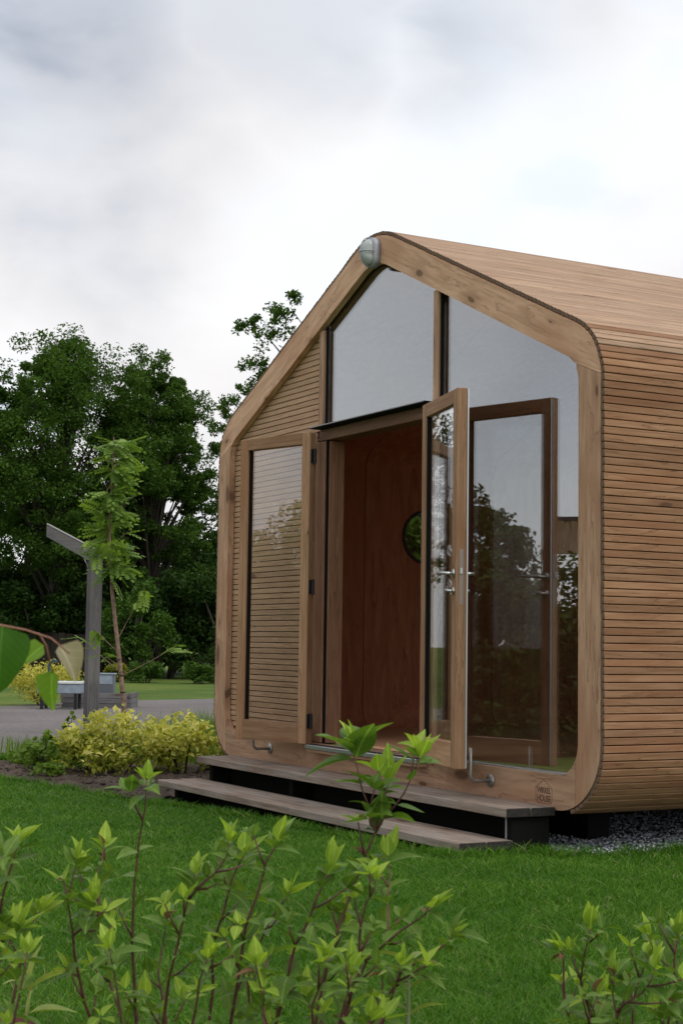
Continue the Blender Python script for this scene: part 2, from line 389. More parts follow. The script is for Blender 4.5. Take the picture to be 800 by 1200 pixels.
# planting bed of bare soil beside the cabin
def bed_edge(x):
    return float(np.interp(x, [-6.6, -4.68, -3.84, -2.9, -2.12, -1.9], [-1.15, -.92, -.76, -.72, -.66, -.64])) + .03*math.sin(x*9) + .02*math.sin(x*23)
def in_bed(x, y):
    return -6.4 < x < -1.98 and bed_edge(x) < y < 2.6 and not (x > -2.28 and y > 0)
prs = np.random.default_rng(3)
bumps = [(prs.uniform(-6.4, -2), prs.uniform(-1, 2.6), prs.uniform(.03, .09), prs.uniform(.01, .05)) for _ in range(260)]
def bedz(x, y):
    z = gz(x, y) + .012
    for bx, by, r, h in bumps:
        d = (x-bx)**2+(y-by)**2
        if d < 9*r*r: z += h*math.exp(-d/(r*r))
    return z + .008*math.sin(x*31+y*17)*math.sin(y*41)
sheet('soil_bed', lin(-6.4, -1.97, 110), lin(-1.2, 2.6, 95), bedz, G_soil, in_bed)

def rocks(name, pts, sizes, mat, parent=None, kind='stuff'):
    ico = np.array([(0, 0, 1), (.9, 0, .1), (.28, .85, .1), (-.72, .53, .1), (-.72, -.53, .1), (.28, -.85, .1), (0, 0, -.7)], float)
    fc = np.array([(0, 1, 2), (0, 2, 3), (0, 3, 4), (0, 4, 5), (0, 5, 1), (6, 2, 1), (6, 3, 2), (6, 4, 3), (6, 5, 4), (6, 1, 5)])
    n = len(pts)
    a = rng.uniform(0, 6.283, n); ca, sa = np.cos(a), np.sin(a)
    sc = np.stack([sizes*rng.uniform(.7, 1.3, n), sizes*rng.uniform(.7, 1.3, n), sizes*rng.uniform(.5, .8, n)], -1)
    v = ico[None]*sc[:, None]*rng.uniform(.8, 1.2, (n, 7, 1))
    x = v[..., 0]*ca[:, None]-v[..., 1]*sa[:, None]; y = v[..., 0]*sa[:, None]+v[..., 1]*ca[:, None]
    v = np.stack([x, y, v[..., 2]], -1)+np.asarray(pts)[:, None]
    f = fc[None]+(np.arange(n)*7)[:, None, None]
    o = put(name, np_mesh(name, v.reshape(-1, 3), f.reshape(-1, 3), 3), mat, parent)
    if kind: o['kind'] = kind
    return o
pp = []
while len(pp) < 2600:
    x, y = prs.uniform(-6.3, -2), prs.uniform(-1.15, 2.4)
    if in_bed(x, y) and y < .8 + prs.uniform(0, 1.5): pp.append((x, y, bedz(x, y)))
o = rocks('soil_clods', pp, prs.gamma(2., .0065, len(pp)), G_soil)
tag(o, 'dark soil crumbs and clods on the planting bed', 'soil')

# gravel below the cabin
gx = lambda y: 2.17 + .04*math.sin(y*5) + .02*math.sin(y*17)
G_under = grainy('under_gravel', (.12, .125, .135), (.2, .2, .21), (.05, .05, .055), 6., 60.)
sheet('gravel_strip', lin(-2.3, 2.22, 12), lin(-.08, 7.4, 10), lambda x, y: gz(x, y)+.006, G_under)
pp = []
while len(pp) < 9000:
    y = prs.uniform(-.12, 3.6); x = prs.uniform(.3, gx(y)+.02) if prs.random() < .75 else prs.uniform(1.5, gx(y)+.03)
    if y < 0 and x < 1.96: continue
    pp.append((x, y, gz(x, y)+prs.uniform(.004, .018)))
tag(rocks('gravel', pp, prs.uniform(.006, .013, len(pp)), PEB), 'grey blue pebbles lying along the drip line under the cabin', 'gravel')

# lawn
def lawn_ok(x, y):
    if y > -.10 and -2.3 < x < gx(y)-.02: return False
    if -1.97 < x < 1.97 and y > -.60: return False
    if x <= -1.97 and y > bed_edge(max(x, -6.4))-.02 and (x > -6.4): return False
    if (x-5.35)**2/1.0+(y+3.95)**2/.35 < 1 and False: return False
    return True
def grass(name, n, h0, h1, w, region, seed, mat):
    r = np.random.default_rng(seed)
    P = []
    cx, cy = 8.5475, -4.945
    tot = 0
    while tot < n:
        d = np.sqrt(r.uniform(2.6**1.3, 16**1.3, 60000)**(2/1.3)); an = r.normal(0, .2, 60000).clip(-.42, .42)
        fx, fy = -.8747, .4846
        X = cx + d*(fx*np.cos(an)-fy*np.sin(an)); Y = cy + d*(fy*np.cos(an)+fx*np.sin(an))
        ok = np.array([region(a, b) for a, b in zip(X, Y)])
        ok &= X > -6.8
        P.append(np.stack([X[ok], Y[ok]], -1)); tot += ok.sum()
    P = np.concatenate(P)[:n]
    X, Y = P[:, 0], P[:, 1]
    Z = np.clip(.024*X, -.08, .075)
    patch = .5+.5*np.sin(X*2.1+np.sin(Y*1.7)*1.3)*np.sin(Y*2.6+.5)
    fine = .5+.5*np.sin(X*11+2*np.sin(Y*7))*np.sin(Y*13+2*np.sin(X*5))
    h = r.uniform(h0, h1, n)*(.75+.3*patch+.3*fine); a = r.uniform(0, 6.283, n)
    lean = r.gamma(1.8, .62, n)*h; la = r.uniform(0, 6.283, n)
    dist = np.hypot(X-cx, Y-cy); ww = w*np.clip(dist/6., .8, 2.)*r.uniform(.7, 1.3, n)/2
    ux, uy = np.cos(a)*ww, np.sin(a)*ww
    lx, ly = np.cos(la)*lean, np.sin(la)*lean
    B = np.stack([X, Y, Z-.004], -1)
    U = np.stack([ux, uy, ux*0], -1)
    mid = B+np.stack([lx*.35, ly*.35, h*.6], -1); tip = B+np.stack([lx, ly, h], -1)
    v = np.stack([B-U, B+U, mid+U*.8, mid-U*.8, tip], 1).reshape(-1, 3)
    k = np.arange(n)[:, None]*5
    f = np.concatenate([k+np.array([[0, 1, 2]]), k+np.array([[0, 2, 3]]), k+np.array([[3, 2, 4]])], 0)
    return put(name, np_mesh(name, v, f, 3), mat)
tag(grass('lawn', 430000, .020, .040, .0036, lawn_ok, 5, F_grass), 'short mown green lawn in front of the cabin', 'grass', kind='stuff')

def edge_ok(x, y):
    if not lawn_ok(x, y): return False
    e = .07+.04*math.sin(x*7)
    return (-2.1 < x < 2.05 and -.60-e < y) or (x > 2 and y > -.25 and x < gx(y)+e) or (x < -1.9 and y > bed_edge(max(x, -6.4))-e)
tag(grass('lawn_edge', 9000, .035, .075, .0038, edge_ok, 6, F_grass), 'longer unmown grass along the steps, gravel and bed edge', 'grass', kind='stuff')

# ------------------------------------------------------------------ the cabin
G = 1.10                                             # heights below are taken from eye level, then lifted by G
def fillet(p, a, b, r, n):
    p, a, b = Vector(p), Vector(a), Vector(b)
    u, v = (a-p).normalized(), (b-p).normalized()
    th = u.angle(v)/2
    t = r/math.tan(th); c = p+(u+v).normalized()*(r/math.sin(th))
    s, e = p+u*t-c, p+v*t-c
    tot = s.angle(e)
    out = []
    sgn = 1 if s.x*e.y-s.y*e.x > 0 else -1
    for i in range(n+1):
        al = sgn*tot*i/n
        out.append((c.x+s.x*math.cos(al)-s.y*math.sin(al), c.y+s.x*math.sin(al)+s.y*math.cos(al)))
    return out
def profile(d=0., n=12):
    k = math.sqrt(1+.465**2)
    x, zb, za = 2.3-d, -.85+d+G, 2.65-d*k+G
    ze = za-.465*x
    cs = [((x, zb), .36), ((x, ze), .36), ((0, za), .58), ((-x, ze), .36), ((-x, zb), .36)]
    out = []
    for i, (p, r) in enumerate(cs):
        out += fillet(p, cs[i-1][0], cs[(i+1) % 5][0], max(r-d, .10), n)
    return out
def prism(loop, y0, y1):
    bm = bmesh.new()
    a = [bm.verts.new((x, y0, z)) for x, z in loop]; b = [bm.verts.new((x, y1, z)) for x, z in loop]
    n = len(loop)
    bm.faces.new(a); bm.faces.new(b[::-1])
    for i in range(n): bm.faces.new((a[i], a[(i+1) % n], b[(i+1) % n], b[i]))
    return bm
def ring(lo, li, y0, y1):
    bm = bmesh.new(); n = len(lo)
    q = [[bm.verts.new((x, y, z)) for x, z in l] for l in (lo, li) for y in (y0, y1)]
    of, ob, i_f, ib = q
    for i in range(n):
        j = (i+1) % n
        bm.faces.new((of[i], of[j], i_f[j], i_f[i])); bm.faces.new((ob[i], ib[i], ib[j], ob[j]))
        bm.faces.new((of[i], ob[i], ob[j], of[j])); bm.faces.new((i_f[i], i_f[j], ib[j], ib[i]))
    return bm
def cut(bm, co, no):
    """keep the side the normal points to"""
    bmesh.ops.bisect_plane(bm, geom=bm.verts[:]+bm.edges[:]+bm.faces[:], plane_co=co, plane_no=no, clear_inner=True, dist=1e-5)
    e = [x for x in bm.edges if x.is_boundary]
    if e: bmesh.ops.holes_fill(bm, edges=e, sides=0)
    return bm

LEN = 7.2
cabin = tag(empty('wooden_cabin', (0, 0, 0)), 'rounded gable timber cabin clad in thin horizontal slats with open glass doors', 'cabin')
po, pi_ = profile(.013), profile(.19)
mit = Vector((.075, 0, .19)).normalized()           # mitre plane normal on the right, pointing up
mco = Vector((2.285, 0, 1.375+G))
dm = .0012
# facing boards
b = ring(po, pi_, 0, .045); cut(b, (2.09+dm, 0, 0), (1, 0, 0)); cut(b, mco-mit*dm, -mit); put('frame_board', bm_mesh('frame_board', b), W_z, cabin)
b = ring(po, pi_, 0, .045); cut(b, (-2.09-dm, 0, 0), (-1, 0, 0)); ml = Vector((-mit.x, 0, mit.z)); cut(b, Vector((-mco.x, 0, mco.z))-ml*dm, -ml); put('frame_board', bm_mesh('frame_board', b), W_z, cabin)
b = ring(po, pi_, 0, .045); cut(b, (2.09-dm, 0, 0), (-1, 0, 0)); cut(b, (-2.09+dm, 0, 0), (1, 0, 0)); cut(b, (0, 0, G), (0, 0, -1)); put('frame_board', bm_mesh('frame_board', b), W_x, cabin)
b = ring(po, pi_, 0, .045); cut(b, (dm, 0, 0), (1, 0, 0)); cut(b, mco+mit*dm, mit); put('frame_board', bm_mesh('frame_board', b), W_rr, cabin)
b = ring(po, pi_, 0, .045); cut(b, (-dm, 0, 0), (-1, 0, 0)); cut(b, Vector((-mco.x, 0, mco.z))+ml*dm, ml); put('frame_board', bm_mesh('frame_board', b), W_rl, cabin)
put('frame_backing', bm_mesh('frame_backing', ring(profile(.02), profile(.160), .047, .089)), BLACK, cabin)
shell = put('shell', bm_mesh('shell', ring(profile(.022), profile(.178), .09, LEN)), BLACK, cabin)
segs = []
for k in range(6):
    y0, y1 = (.160 if k == 0 else k*1.2-.03+.003), (k+1)*1.2-.03-.003
    segs.append(put('interior_panel', bm_mesh('interior_panel', ring(profile(.181), profile(.19), y0, y1)), W_ply, cabin))
for k in range(1, 6):
    put('joint_seal', bm_mesh('joint_seal', ring(profile(.1795), profile(.1885), k*1.2-.0325, k*1.2-.0275)), BLACK, cabin)
put('back_wall', bm_mesh('back_wall', ring(profile(.01), profile(.42), LEN+.062, LEN+.12)), W_ply, cabin)
put('added_back_glazing', bm_mesh('added_back_glazing', prism(profile(.40), LEN+.08, LEN+.086)), GLASS, cabin)  # unseen end glazing, added to let light onto the interior walls
box('floor', -2.05, 2.05, .125, LEN-.05, -.662+G, -.645+G, W_floor, cabin)

# outside slats, one by one round the profile
path = profile(-.001, 40)
# start on the underside left, go up over the roof to the underside right
pts = path[::-1]
arc = [Vector(p) for p in pts]
start = min(range(len(arc)), key=lambda i: (arc[i].y > G-.84, arc[i].x))      # leftmost point of the flat underside
i0 = [i for i in range(len(arc)) if abs(arc[i].x+1.94) < .01 and arc[i].y < G-.8]
i0 = i0[0] if i0 else start
arc = arc[i0:]+arc[:i0]
arc = [Vector((-1.75, -.85+G))]+arc
cum = [0.]
for a, c in zip(arc, arc[1:]): cum.append(cum[-1]+(c-a).length)
def on_path(s):
    i = max(0, min(len(cum)-2, np.searchsorted(cum, s)-1))
    t = (s-cum[i])/(cum[i+1]-cum[i]); p = arc[i].lerp(arc[i+1], t)
    e = .012
    return p, (arc[i+1]-arc[i]).normalized()
SL0, SL1 = .004, LEN+.05
smesh = bm_mesh('slat', box_bm(-.0172, .0172, -(SL1-SL0)/2, (SL1-SL0)/2, -.011, .011, .0025)); smesh.materials.append(W_slat); smesh.materials.append(ENDG)
for p_ in smesh.polygons:
    if abs(p_.normal.y) > .6: p_.material_index = 1
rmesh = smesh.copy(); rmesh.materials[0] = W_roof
slats = []
s = 0.0
PITCH = .0388
while s < cum[-1]-.1:
    p, t = on_path(s)
    if p.x > 1.6 and p.y < G-.845: break
    n = Vector((-t.y, t.x))                          # outward on a clockwise path
    if n.dot(p-Vector((0, G+.6))) < 0: n = -n
    jit = random.uniform(-.0006, .0012)
    o = put('slat', smesh, None, cabin, (p.x+n.x*(.001+jit), (SL0+SL1)/2+random.uniform(-.002, .002), p.y+n.y*(.001+jit)),
            (0, -math.atan2(t.y, t.x), 0))
    slats.append((o, p)); s += PITCH
    if p.y > 1.3+G and random.random() < (abs(t.x)-.25)/.55: o.data = rmesh  # pale slats mixed in by slope, imitating sky light over the eave

# left infill of short slats behind the folded door
backing = prism(profile(.172), .074, .088); cut(backing, (-.74, 0, 0), (-1, 0, 0))
put('infill_backing', bm_mesh('infill_backing', backing), BLACK, cabin)
z = -.655+G
while z < 2.16+G:
    zt = z+.0335
    xr = (2.44+G-z)/.465+.05 if zt > 1.4+G else 2.122
    xl = min(2.122, xr)
    if z < -.5+G: xl = min(xl, 2.11-(.17-math.sqrt(max(0, .17**2-(-.5+G-z)**2)))+.02)
    if xl > .78:
        box('infill_slat', -xl, -.757 if z > 1.4+G else -.828, .050, .068, z, zt, W_infill, cabin, .002)
    z += .0385

# mullions, jambs, head, flashing, threshold
roofz = lambda x: 2.44+G-.465*abs(x)
box('trim_post', -.755, -.692, .020, .088, 1.442+G, roofz(.75)+.005, W_z, cabin)
box('gasket', -.690, -.684, .038, .056, 1.442+G, roofz(.69)+.004, BLACK, cabin, .0005)
box('mullion', .680, .737, .020, .088, -.655+G, roofz(.74)+.006, W_z, cabin)
box('gasket', .738, .745, .034, .056, -.662+G, roofz(.745)+.004, BLACK, cabin, .0005)
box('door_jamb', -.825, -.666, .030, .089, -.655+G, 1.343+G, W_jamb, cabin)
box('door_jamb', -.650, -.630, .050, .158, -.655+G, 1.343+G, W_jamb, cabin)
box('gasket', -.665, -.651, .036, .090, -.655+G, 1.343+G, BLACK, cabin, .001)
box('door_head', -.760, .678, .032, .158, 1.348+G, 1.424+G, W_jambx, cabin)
box('drip_flashing', -.752, .692, -.046, .062, 1.426+G, 1.436+G, BLACK, cabin, .001)
box('flashing_edge', -.752, .692, -.0485, -.0465, 1.431+G, 1.4375+G, plain('pale_flashing_edge', (.30, .30, .31), .5, .4), cabin, .0005)  # paler strip along the front of the flashing
th = box('threshold', -.68, .698, -.085, .123, -.690+G, -.664+G, ALU, cabin)
for y in (-.06, -.03, .03): box('threshold_groove', -.67, .69, y, y+.012, -.6635+G, -.660+G, HINGE, th, .0005)
box('threshold_board', -.68, .698, -.070, -.002, -.712+G, -.692+G, W_x, cabin)

# fixed panes: thin solid sheets clipped to the gable
b = prism(profile(.168), .058, .066); cut(b, (.740, 0, 0), (1, 0, 0)); cut(b, (0, 0, -.672+G), (0, 0, 1)); put('window_pane', bm_mesh('window_pane', b), GLASS, cabin)
b = prism(profile(.168), .058, .066); cut(b, (.679, 0, 0), (-1, 0, 0)); cut(b, (-.690, 0, 0), (1, 0, 0)); cut(b, (0, 0, 1.437+G), (0, 0, 1)); put('window_pane', bm_mesh('window_pane', b), GLASS, cabin)
# pale glazing bead round the foot of the right pane
box('glazing_bead', .80, 1.96, .030, .056, -.661+G, -.650+G, ALU, cabin, .001)

# porthole through the left wall of the second segment
bm = bmesh.new()
bmesh.ops.create_cone(bm, cap_ends=True, segments=40, radius1=.215, radius2=.215, depth=.6, matrix=Matrix.Translation((-2.2, 1.725, .848+G)) @ Matrix.Rotation(math.pi/2, 4, 'Y'))
cutter = put('porthole_cutter', bm_mesh('porthole_cutter', bm))
targets = [shell, segs[1]]+[o for o, p in slats if p.x < -2.2 and abs(p.y-(.848+G)) < .24]
for o in targets:
    md = o.modifiers.new('b', 'BOOLEAN'); md.object = cutter; md.operation = 'DIFFERENCE'; md.solver = 'EXACT'
bpy.context.view_layer.update()
dg = bpy.context.evaluated_depsgraph_get()
new = [(o, bpy.data.meshes.new_from_object(o.evaluated_get(dg))) for o in targets]
for o, me in new: o.modifiers.clear(); o.data = me
bpy.data.objects.remove(cutter)
def disc_ring(r0, r1, x0, x1, cy, cz, n=40):
    bm = bmesh.new()
    q = [[bm.verts.new((x, cy+r*math.cos(2*math.pi*i/n), cz+r*math.sin(2*math.pi*i/n))) for i in range(n)] for r in (r0, r1) for x in (x0, x1)]
    for i in range(n):
        j = (i+1) % n
        for a, c in ((0, 1), (1, 3), (3, 2), (2, 0)): bm.faces.new((q[a][i], q[a][j], q[c][j], q[c][i]))
    return bm
pw = put('porthole_window', bm_mesh('porthole_window', disc_ring(.196, .213, -2.32, -2.095, 1.725, .848+G)), plain('porthole_frame', (.05, .05, .055), .5), cabin)
bm = bmesh.new(); bmesh.ops.create_cone(bm, cap_ends=True, segments=40, radius1=.195, radius2=.195, depth=.006, matrix=Matrix.Translation((-2.22, 1.725, .848+G)) @ Matrix.Rotation(math.pi/2, 4, 'Y'))
put('pane', bm_mesh('pane', bm), GLASSD, pw)

# double doors standing open
DW, DH0, DH1, DT = .69, -.662+G, 1.395+G, .058
def door(hx, side):
    """local x runs from the hinge to the lock edge; side +1 opens to the right"""
    st = .075
    bm = bmesh.new()
    for x0, x1 in ((0, st), (DW-st, DW)): box_bm(x0, x1, -DT/2, DT/2, DH0, DH1, .003, bm)
    d = put('door', bm_mesh('door', bm), W_door, cabin, (hx, -.062, 0), (0, 0, -R_(16.0)*1 if side > 0 else 0))
    if side < 0: d.rotation_euler = (0, 0, math.pi+R_(16.0))
    put('rail', bm_mesh('rail', box_bm(st+.001, DW-st-.001, -DT/2+.001, DT/2-.001, DH1-.078, DH1-.0005, .002)), W_doorx, d)
    put('rail', bm_mesh('rail', box_bm(st+.001, DW-st-.001, -DT/2+.001, DT/2-.001, DH0+.0005, DH0+.135, .002)), W_doorx, d)
    put('pane', bm_mesh('pane', box_bm(st-.004, DW-st+.004, -.008, .000, DH0+.130, DH1-.074)), GLASSD, d)
    bm = bmesh.new()
    for x0, x1, z0, z1 in ((st, st+.006, DH0+.136, DH1-.079), (DW-st-.006, DW-st, DH0+.136, DH1-.079)):
        box_bm(x0+.0005, x1, -.020, .012, z0, z1, 0, bm)
    put('glazing_seal', bm_mesh('glazing_seal', bm), BLACK, d)
    bm = bmesh.new(); box_bm(-.0045, -.0008, -DT/2+.004, DT/2-.004, DH0+.01, DH1-.01, 0, bm)
    put('edge_seal', bm_mesh('edge_seal', bm), W_door, d)
    for hz in (DH1-.16, (DH0+DH1)/2+.0, DH0+.15):
        bm = bmesh.new()
        tube_into(bm, [(-.014, side*DT/2*.2-.0, hz-.05), (-.014, side*DT/2*.2, hz+.05)], .011, 10)
        box_bm(-.012, -.001, -.024, .024, hz-.045, hz+.045, 0, bm)
        put('hinge', bm_mesh('hinge', bm), HINGE, d)
    return d
dr = door(.752, 1)
dl = door(-.672, -1)
# lever handles and lock on the right leaf
hz = .385+G
for sgn in (1, -1):
    y = sgn*DT/2
    bm = bmesh.new()
    tube_into(bm, [(DW-.038, y, hz), (DW-.038, y+sgn*.045, hz), (DW-.048, y+sgn*.055, hz), (DW-.165, y+sgn*.056, hz+.002)], [.009, .009, .009, .008], 10)
    tube_into(bm, [(DW-.038, y-sgn*.001, hz), (DW-.038, y+sgn*.007, hz)], .024, 20)
    put('handle', bm_mesh('handle', bm, True), STEEL, dr)
    bm = bmesh.new()
    tube_into(bm, [(DW-.038, y-sgn*.001, hz-.095), (DW-.038, y+sgn*.007, hz-.095)], .022, 20)
    tube_into(bm, [(DW-.038, y+sgn*.004, hz-.095), (DW-.038, y+sgn*.028, hz-.095), (DW-.075, y+sgn*.032, hz-.092)], [.008, .008, .011], 10)
    put('thumb_turn', bm_mesh('thumb_turn', bm, True), STEEL, dr)
put('lock_plate', bm_mesh('lock_plate', box_bm(DW+.0005, DW+.0025, -.011, .011, hz-.17, hz+.13)), plain('lock_plate', (.32, .27, .24), .45, .6), dr)
put('latch', bm_mesh('latch', box_bm(DW+.002, DW+.010, -.008, .008, hz-.005, hz+.028, .002)), STEEL, dr)
put('astragal', bm_mesh('astragal', box_bm(DW-.004, DW+.003, DT/2+.0005, DT/2+.008, DH0+.004, DH1-.002)), ALU, dr)

# door stops
for x in (1.344, -1.344):
    bm = bmesh.new()
    pts = [(x, -.001, -.735+G), (x, -.10, -.735+G)]+[(x, -.10-.035*math.sin(a), -.70+G-.035*math.cos(a)) for a in (.4, .8, 1.2, math.pi/2)]+[(x, -.135, -.555+G)]
    tube_into(bm, pts, .0095, 12)
    tube_into(bm, [(x, .0005, -.735+G), (x, -.008, -.735+G)], .036, 24)
    put('door_stop', bm_mesh('door_stop', bm, True), plain('galvanised', (.36, .35, .33), .45, .85), cabin)

# the mark burned into the bottom board
lg = bmesh.new()
LX0, LX1, LZ0, LZ1 = 1.755, 1.895, -.812+G, -.690+G
mx = (LX0+LX1)/2
outl = [(LX0+.02, LZ0), (LX1-.02, LZ0), (LX1-.006, LZ0+.006), (LX1, LZ0+.02), (LX1, LZ1-.045), (mx+.006, LZ1-.002), (mx-.006, LZ1-.002), (LX0, LZ1-.045), (LX0, LZ0+.02), (LX0+.006, LZ0+.006)]
ctr = Vector((mx, (LZ0+LZ1)/2))
n = len(outl)
for i in range(n):
    a, c = Vector(outl[i]), Vector(outl[(i+1) % n])
    t = (c-a).normalized(); nn = Vector((-t.y, t.x))*.0016; a2, c2 = a-t*.001, c+t*.001
    lg.faces.new([lg.verts.new((q.x, -.0008, q.y)) for q in (a2+nn, a2-nn, c2-nn, c2+nn)])
logo = put('logo', bm_mesh('logo', lg), BURN, cabin)
for word, zz, sz in (('WIKKEL', -.760+G, .043), ('HOUSE', -.803+G, .048)):
    cu = bpy.data.curves.new('lettering', 'FONT'); cu.body = word; cu.size = sz; cu.align_x = 'CENTER'; cu.offset = .0006; cu.space_character = .92
    to = bpy.data.objects.new('lettering', cu); COL.objects.link(to)
    bpy.context.view_layer.update()
    me = bpy.data.meshes.new_from_object(to.evaluated_get(bpy.context.evaluated_depsgraph_get()))
    bpy.data.objects.remove(to)
    wdt = max(v.co.x for v in me.vertices)-min(v.co.x for v in me.vertices)
    k = .118/wdt
    o = put('lettering', me, BURN, logo, (mx, -.0009, zz), (math.pi/2, 0, 0)); o.scale = (k, 1, 1)

# supports below
for y in (.5, 2.4, 4.8, 6.8):
    box('floor_beam', -1.7, 1.55, y, y+.15, .02, .245, BLACK, cabin)

# bulkhead lamp on the gable
lamp = tag(empty('wall_lamp', (.03, 0, 2.465+G)), 'grey oval bulkhead lamp with wire guard at the gable peak', 'lamp')
def capsule(w, h, y0, y1, inset=0., n=10, dome=0):
    bm = bmesh.new()
    def loop(s): 
        r = w/2*s; hh = max(h/2-w/2, 0)
        return [(r*math.cos(a), (hh*s if 0 <= a <= math.pi else -hh*s)+r*math.sin(a)) for a in [math.pi*i/n for i in range(n+1)]+[math.pi+math.pi*i/n for i in range(n+1)]]
    rows = [(1, y0), (1, y1)]
    if dome: rows = [(1, y0)]+[(math.cos(math.pi/2*i/6)*.98+.02, y0+(y1-y0)*math.sin(math.pi/2*i/6)) for i in range(1, 7)]
    q = [[bm.verts.new((x, y, z)) for x, z in loop(s)] for s, y in rows]
    for a, c in zip(q, q[1:]):
        m = len(a)
        for i in range(m): bm.faces.new((a[i], a[(i+1) % m], c[(i+1) % m], c[i]))
    bm.faces.new(q[0]); bm.faces.new(q[-1][::-1])
    bmesh.ops.remove_doubles(bm, verts=bm.verts, dist=1e-5)
    return bm
GREYPL = plain('grey_cast_metal', (.34, .36, .40), .5, .2)
lamp.scale = (.86, .9, .86)
put('base', bm_mesh('base', capsule(.128, .225, -.001, -.055), True), GREYPL, lamp)
m_, nt_, b_ = newmat('opal_glass'); b_.inputs['Base Color'].default_value = (.50, .55, .54, 1); b_.inputs['Roughness'].default_value = .22; b_.inputs['Transmission Weight'].default_value = .25
put('glass_dome', bm_mesh('glass_dome', capsule(.108, .20, -.056, -.125, dome=1), True), m_, lamp)
bm = bmesh.new()
arcx = [(.066*math.cos(a), -.055-.078*math.sin(a), 0) for a in [math.pi*i/14 for i in range(15)]]
tube_into(bm, [(x, y, .0) for x, y, _ in arcx], .004, 8)
arcz = [(0, -.055-.078*math.sin(a), .112*math.cos(a)) for a in [math.pi*i/16 for i in range(17)]]
tube_into(bm, arcz, .004, 8)
put('wire_guard', bm_mesh('wire_guard', bm, True), GREYPL, lamp)

# entrance steps
steps = tag(empty('entrance_steps', (0, -.3, 0)), 'two weathered grey wooden steps below the open cabin doors', 'steps')
def sbox(name, x0, x1, y0, y1, z0, z1, mat, bev=.004):
    o = box(name, x0, x1, y0+.3, y1+.3, z0, z1, mat, steps, bev); return o
zt = -.82+G
def plank_ends(o):
    o.data.materials.append(WETEND)
    for p_ in o.data.polygons:
        if abs(p_.normal.x) > .5: p_.material_index = 1
WETEND = plain('wet_end_grain', (.022, .018, .016), .85, noise=.4, nscale=60)
sbox('plank', -1.925, 1.925, -.302, -.158, zt-.046, zt, W_step)
sbox('plank', -1.915, 1.930, -.152, -.004, zt-.046, zt-.001, W_step)
zl = -.98+G
sbox('plank', -1.960, 1.918, -.578, -.424, zl-.044, zl, W_step)
sbox('plank', -1.950, 1.925, -.418, -.262, zl-.044, zl+.001, W_step)
for o in list(steps.children): plank_ends(o)
DARKW = plain('under_step_shade', (.007, .007, .006), .9, spec=.1)  # near-black colour carries the shade in the gap below the treads
for x in (-1.84, -.6, .6, 1.80):
    sbox('support', x, x+.05, -.235, -.02, -.05, zt-.048, DARKW)
    sbox('support', x, x+.05, -.50, -.30, -.06, zl-.046, DARKW)
sbox('riser', -1.83, 1.84, -.085, -.080, -.05, zt-.05, DARKW, 0)
sbox('riser', -1.83, 1.84, -.335, -.330, -.06, zl-.05, DARKW, 0)
sbox('metal_angle', 1.853, 1.861, -.262, -.254, zl+.002, zt-.048, plain('weathered_zinc', (.36, .37, .38), .5, .6), .001)
sbox('support', 1.862, 1.90, -.252, -.02, -.0, zt-.05, DARKW)

# ------------------------------------------------------------------ planting helpers
def leaf_cloud(name, C, size, mat, parent=None, up=.5, aspect=.55, seed=0, stuff=True):
    r = np.random.default_rng(seed); n = len(C)
    C = np.asarray(C); size = np.broadcast_to(np.asarray(size, float), (n,))
    nrm = r.normal(0, 1, (n, 3)); nrm[:, 2] = np.abs(nrm[:, 2])+up; nrm /= np.linalg.norm(nrm, axis=1)[:, None]
    t = np.cross(nrm, r.normal(0, 1, (n, 3))); t /= np.linalg.norm(t, axis=1)[:, None]+1e-9
    b = np.cross(nrm, t)
    L = size[:, None]
    base = C-t*L*.5; tip = C+t*L*.5-nrm*L*.12
    l = C-t*L*.05+b*L*aspect*.5+nrm*L*.10; rr = C-t*L*.05-b*L*aspect*.5+nrm*L*.10
    v = np.stack([base, l, tip, rr], 1).reshape(-1, 3)
    k = np.arange(n)[:, None]*4
    f = np.concatenate([k+np.array([[0, 2, 1]]), k+np.array([[0, 3, 2]])], 0)
    o = put(name, np_mesh(name, v, f, 3), mat, parent)
    if stuff: o['kind'] = 'stuff'
    return o
def blob(r, c, rad, n, flat=.7):
    p = r.normal(0, 1, (n, 3)); p /= np.linalg.norm(p, axis=1)[:, None]
    p *= (r.uniform(0, 1, n)**.45)[:, None]*rad
    p[:, 2] *= flat
    return p+np.asarray(c)
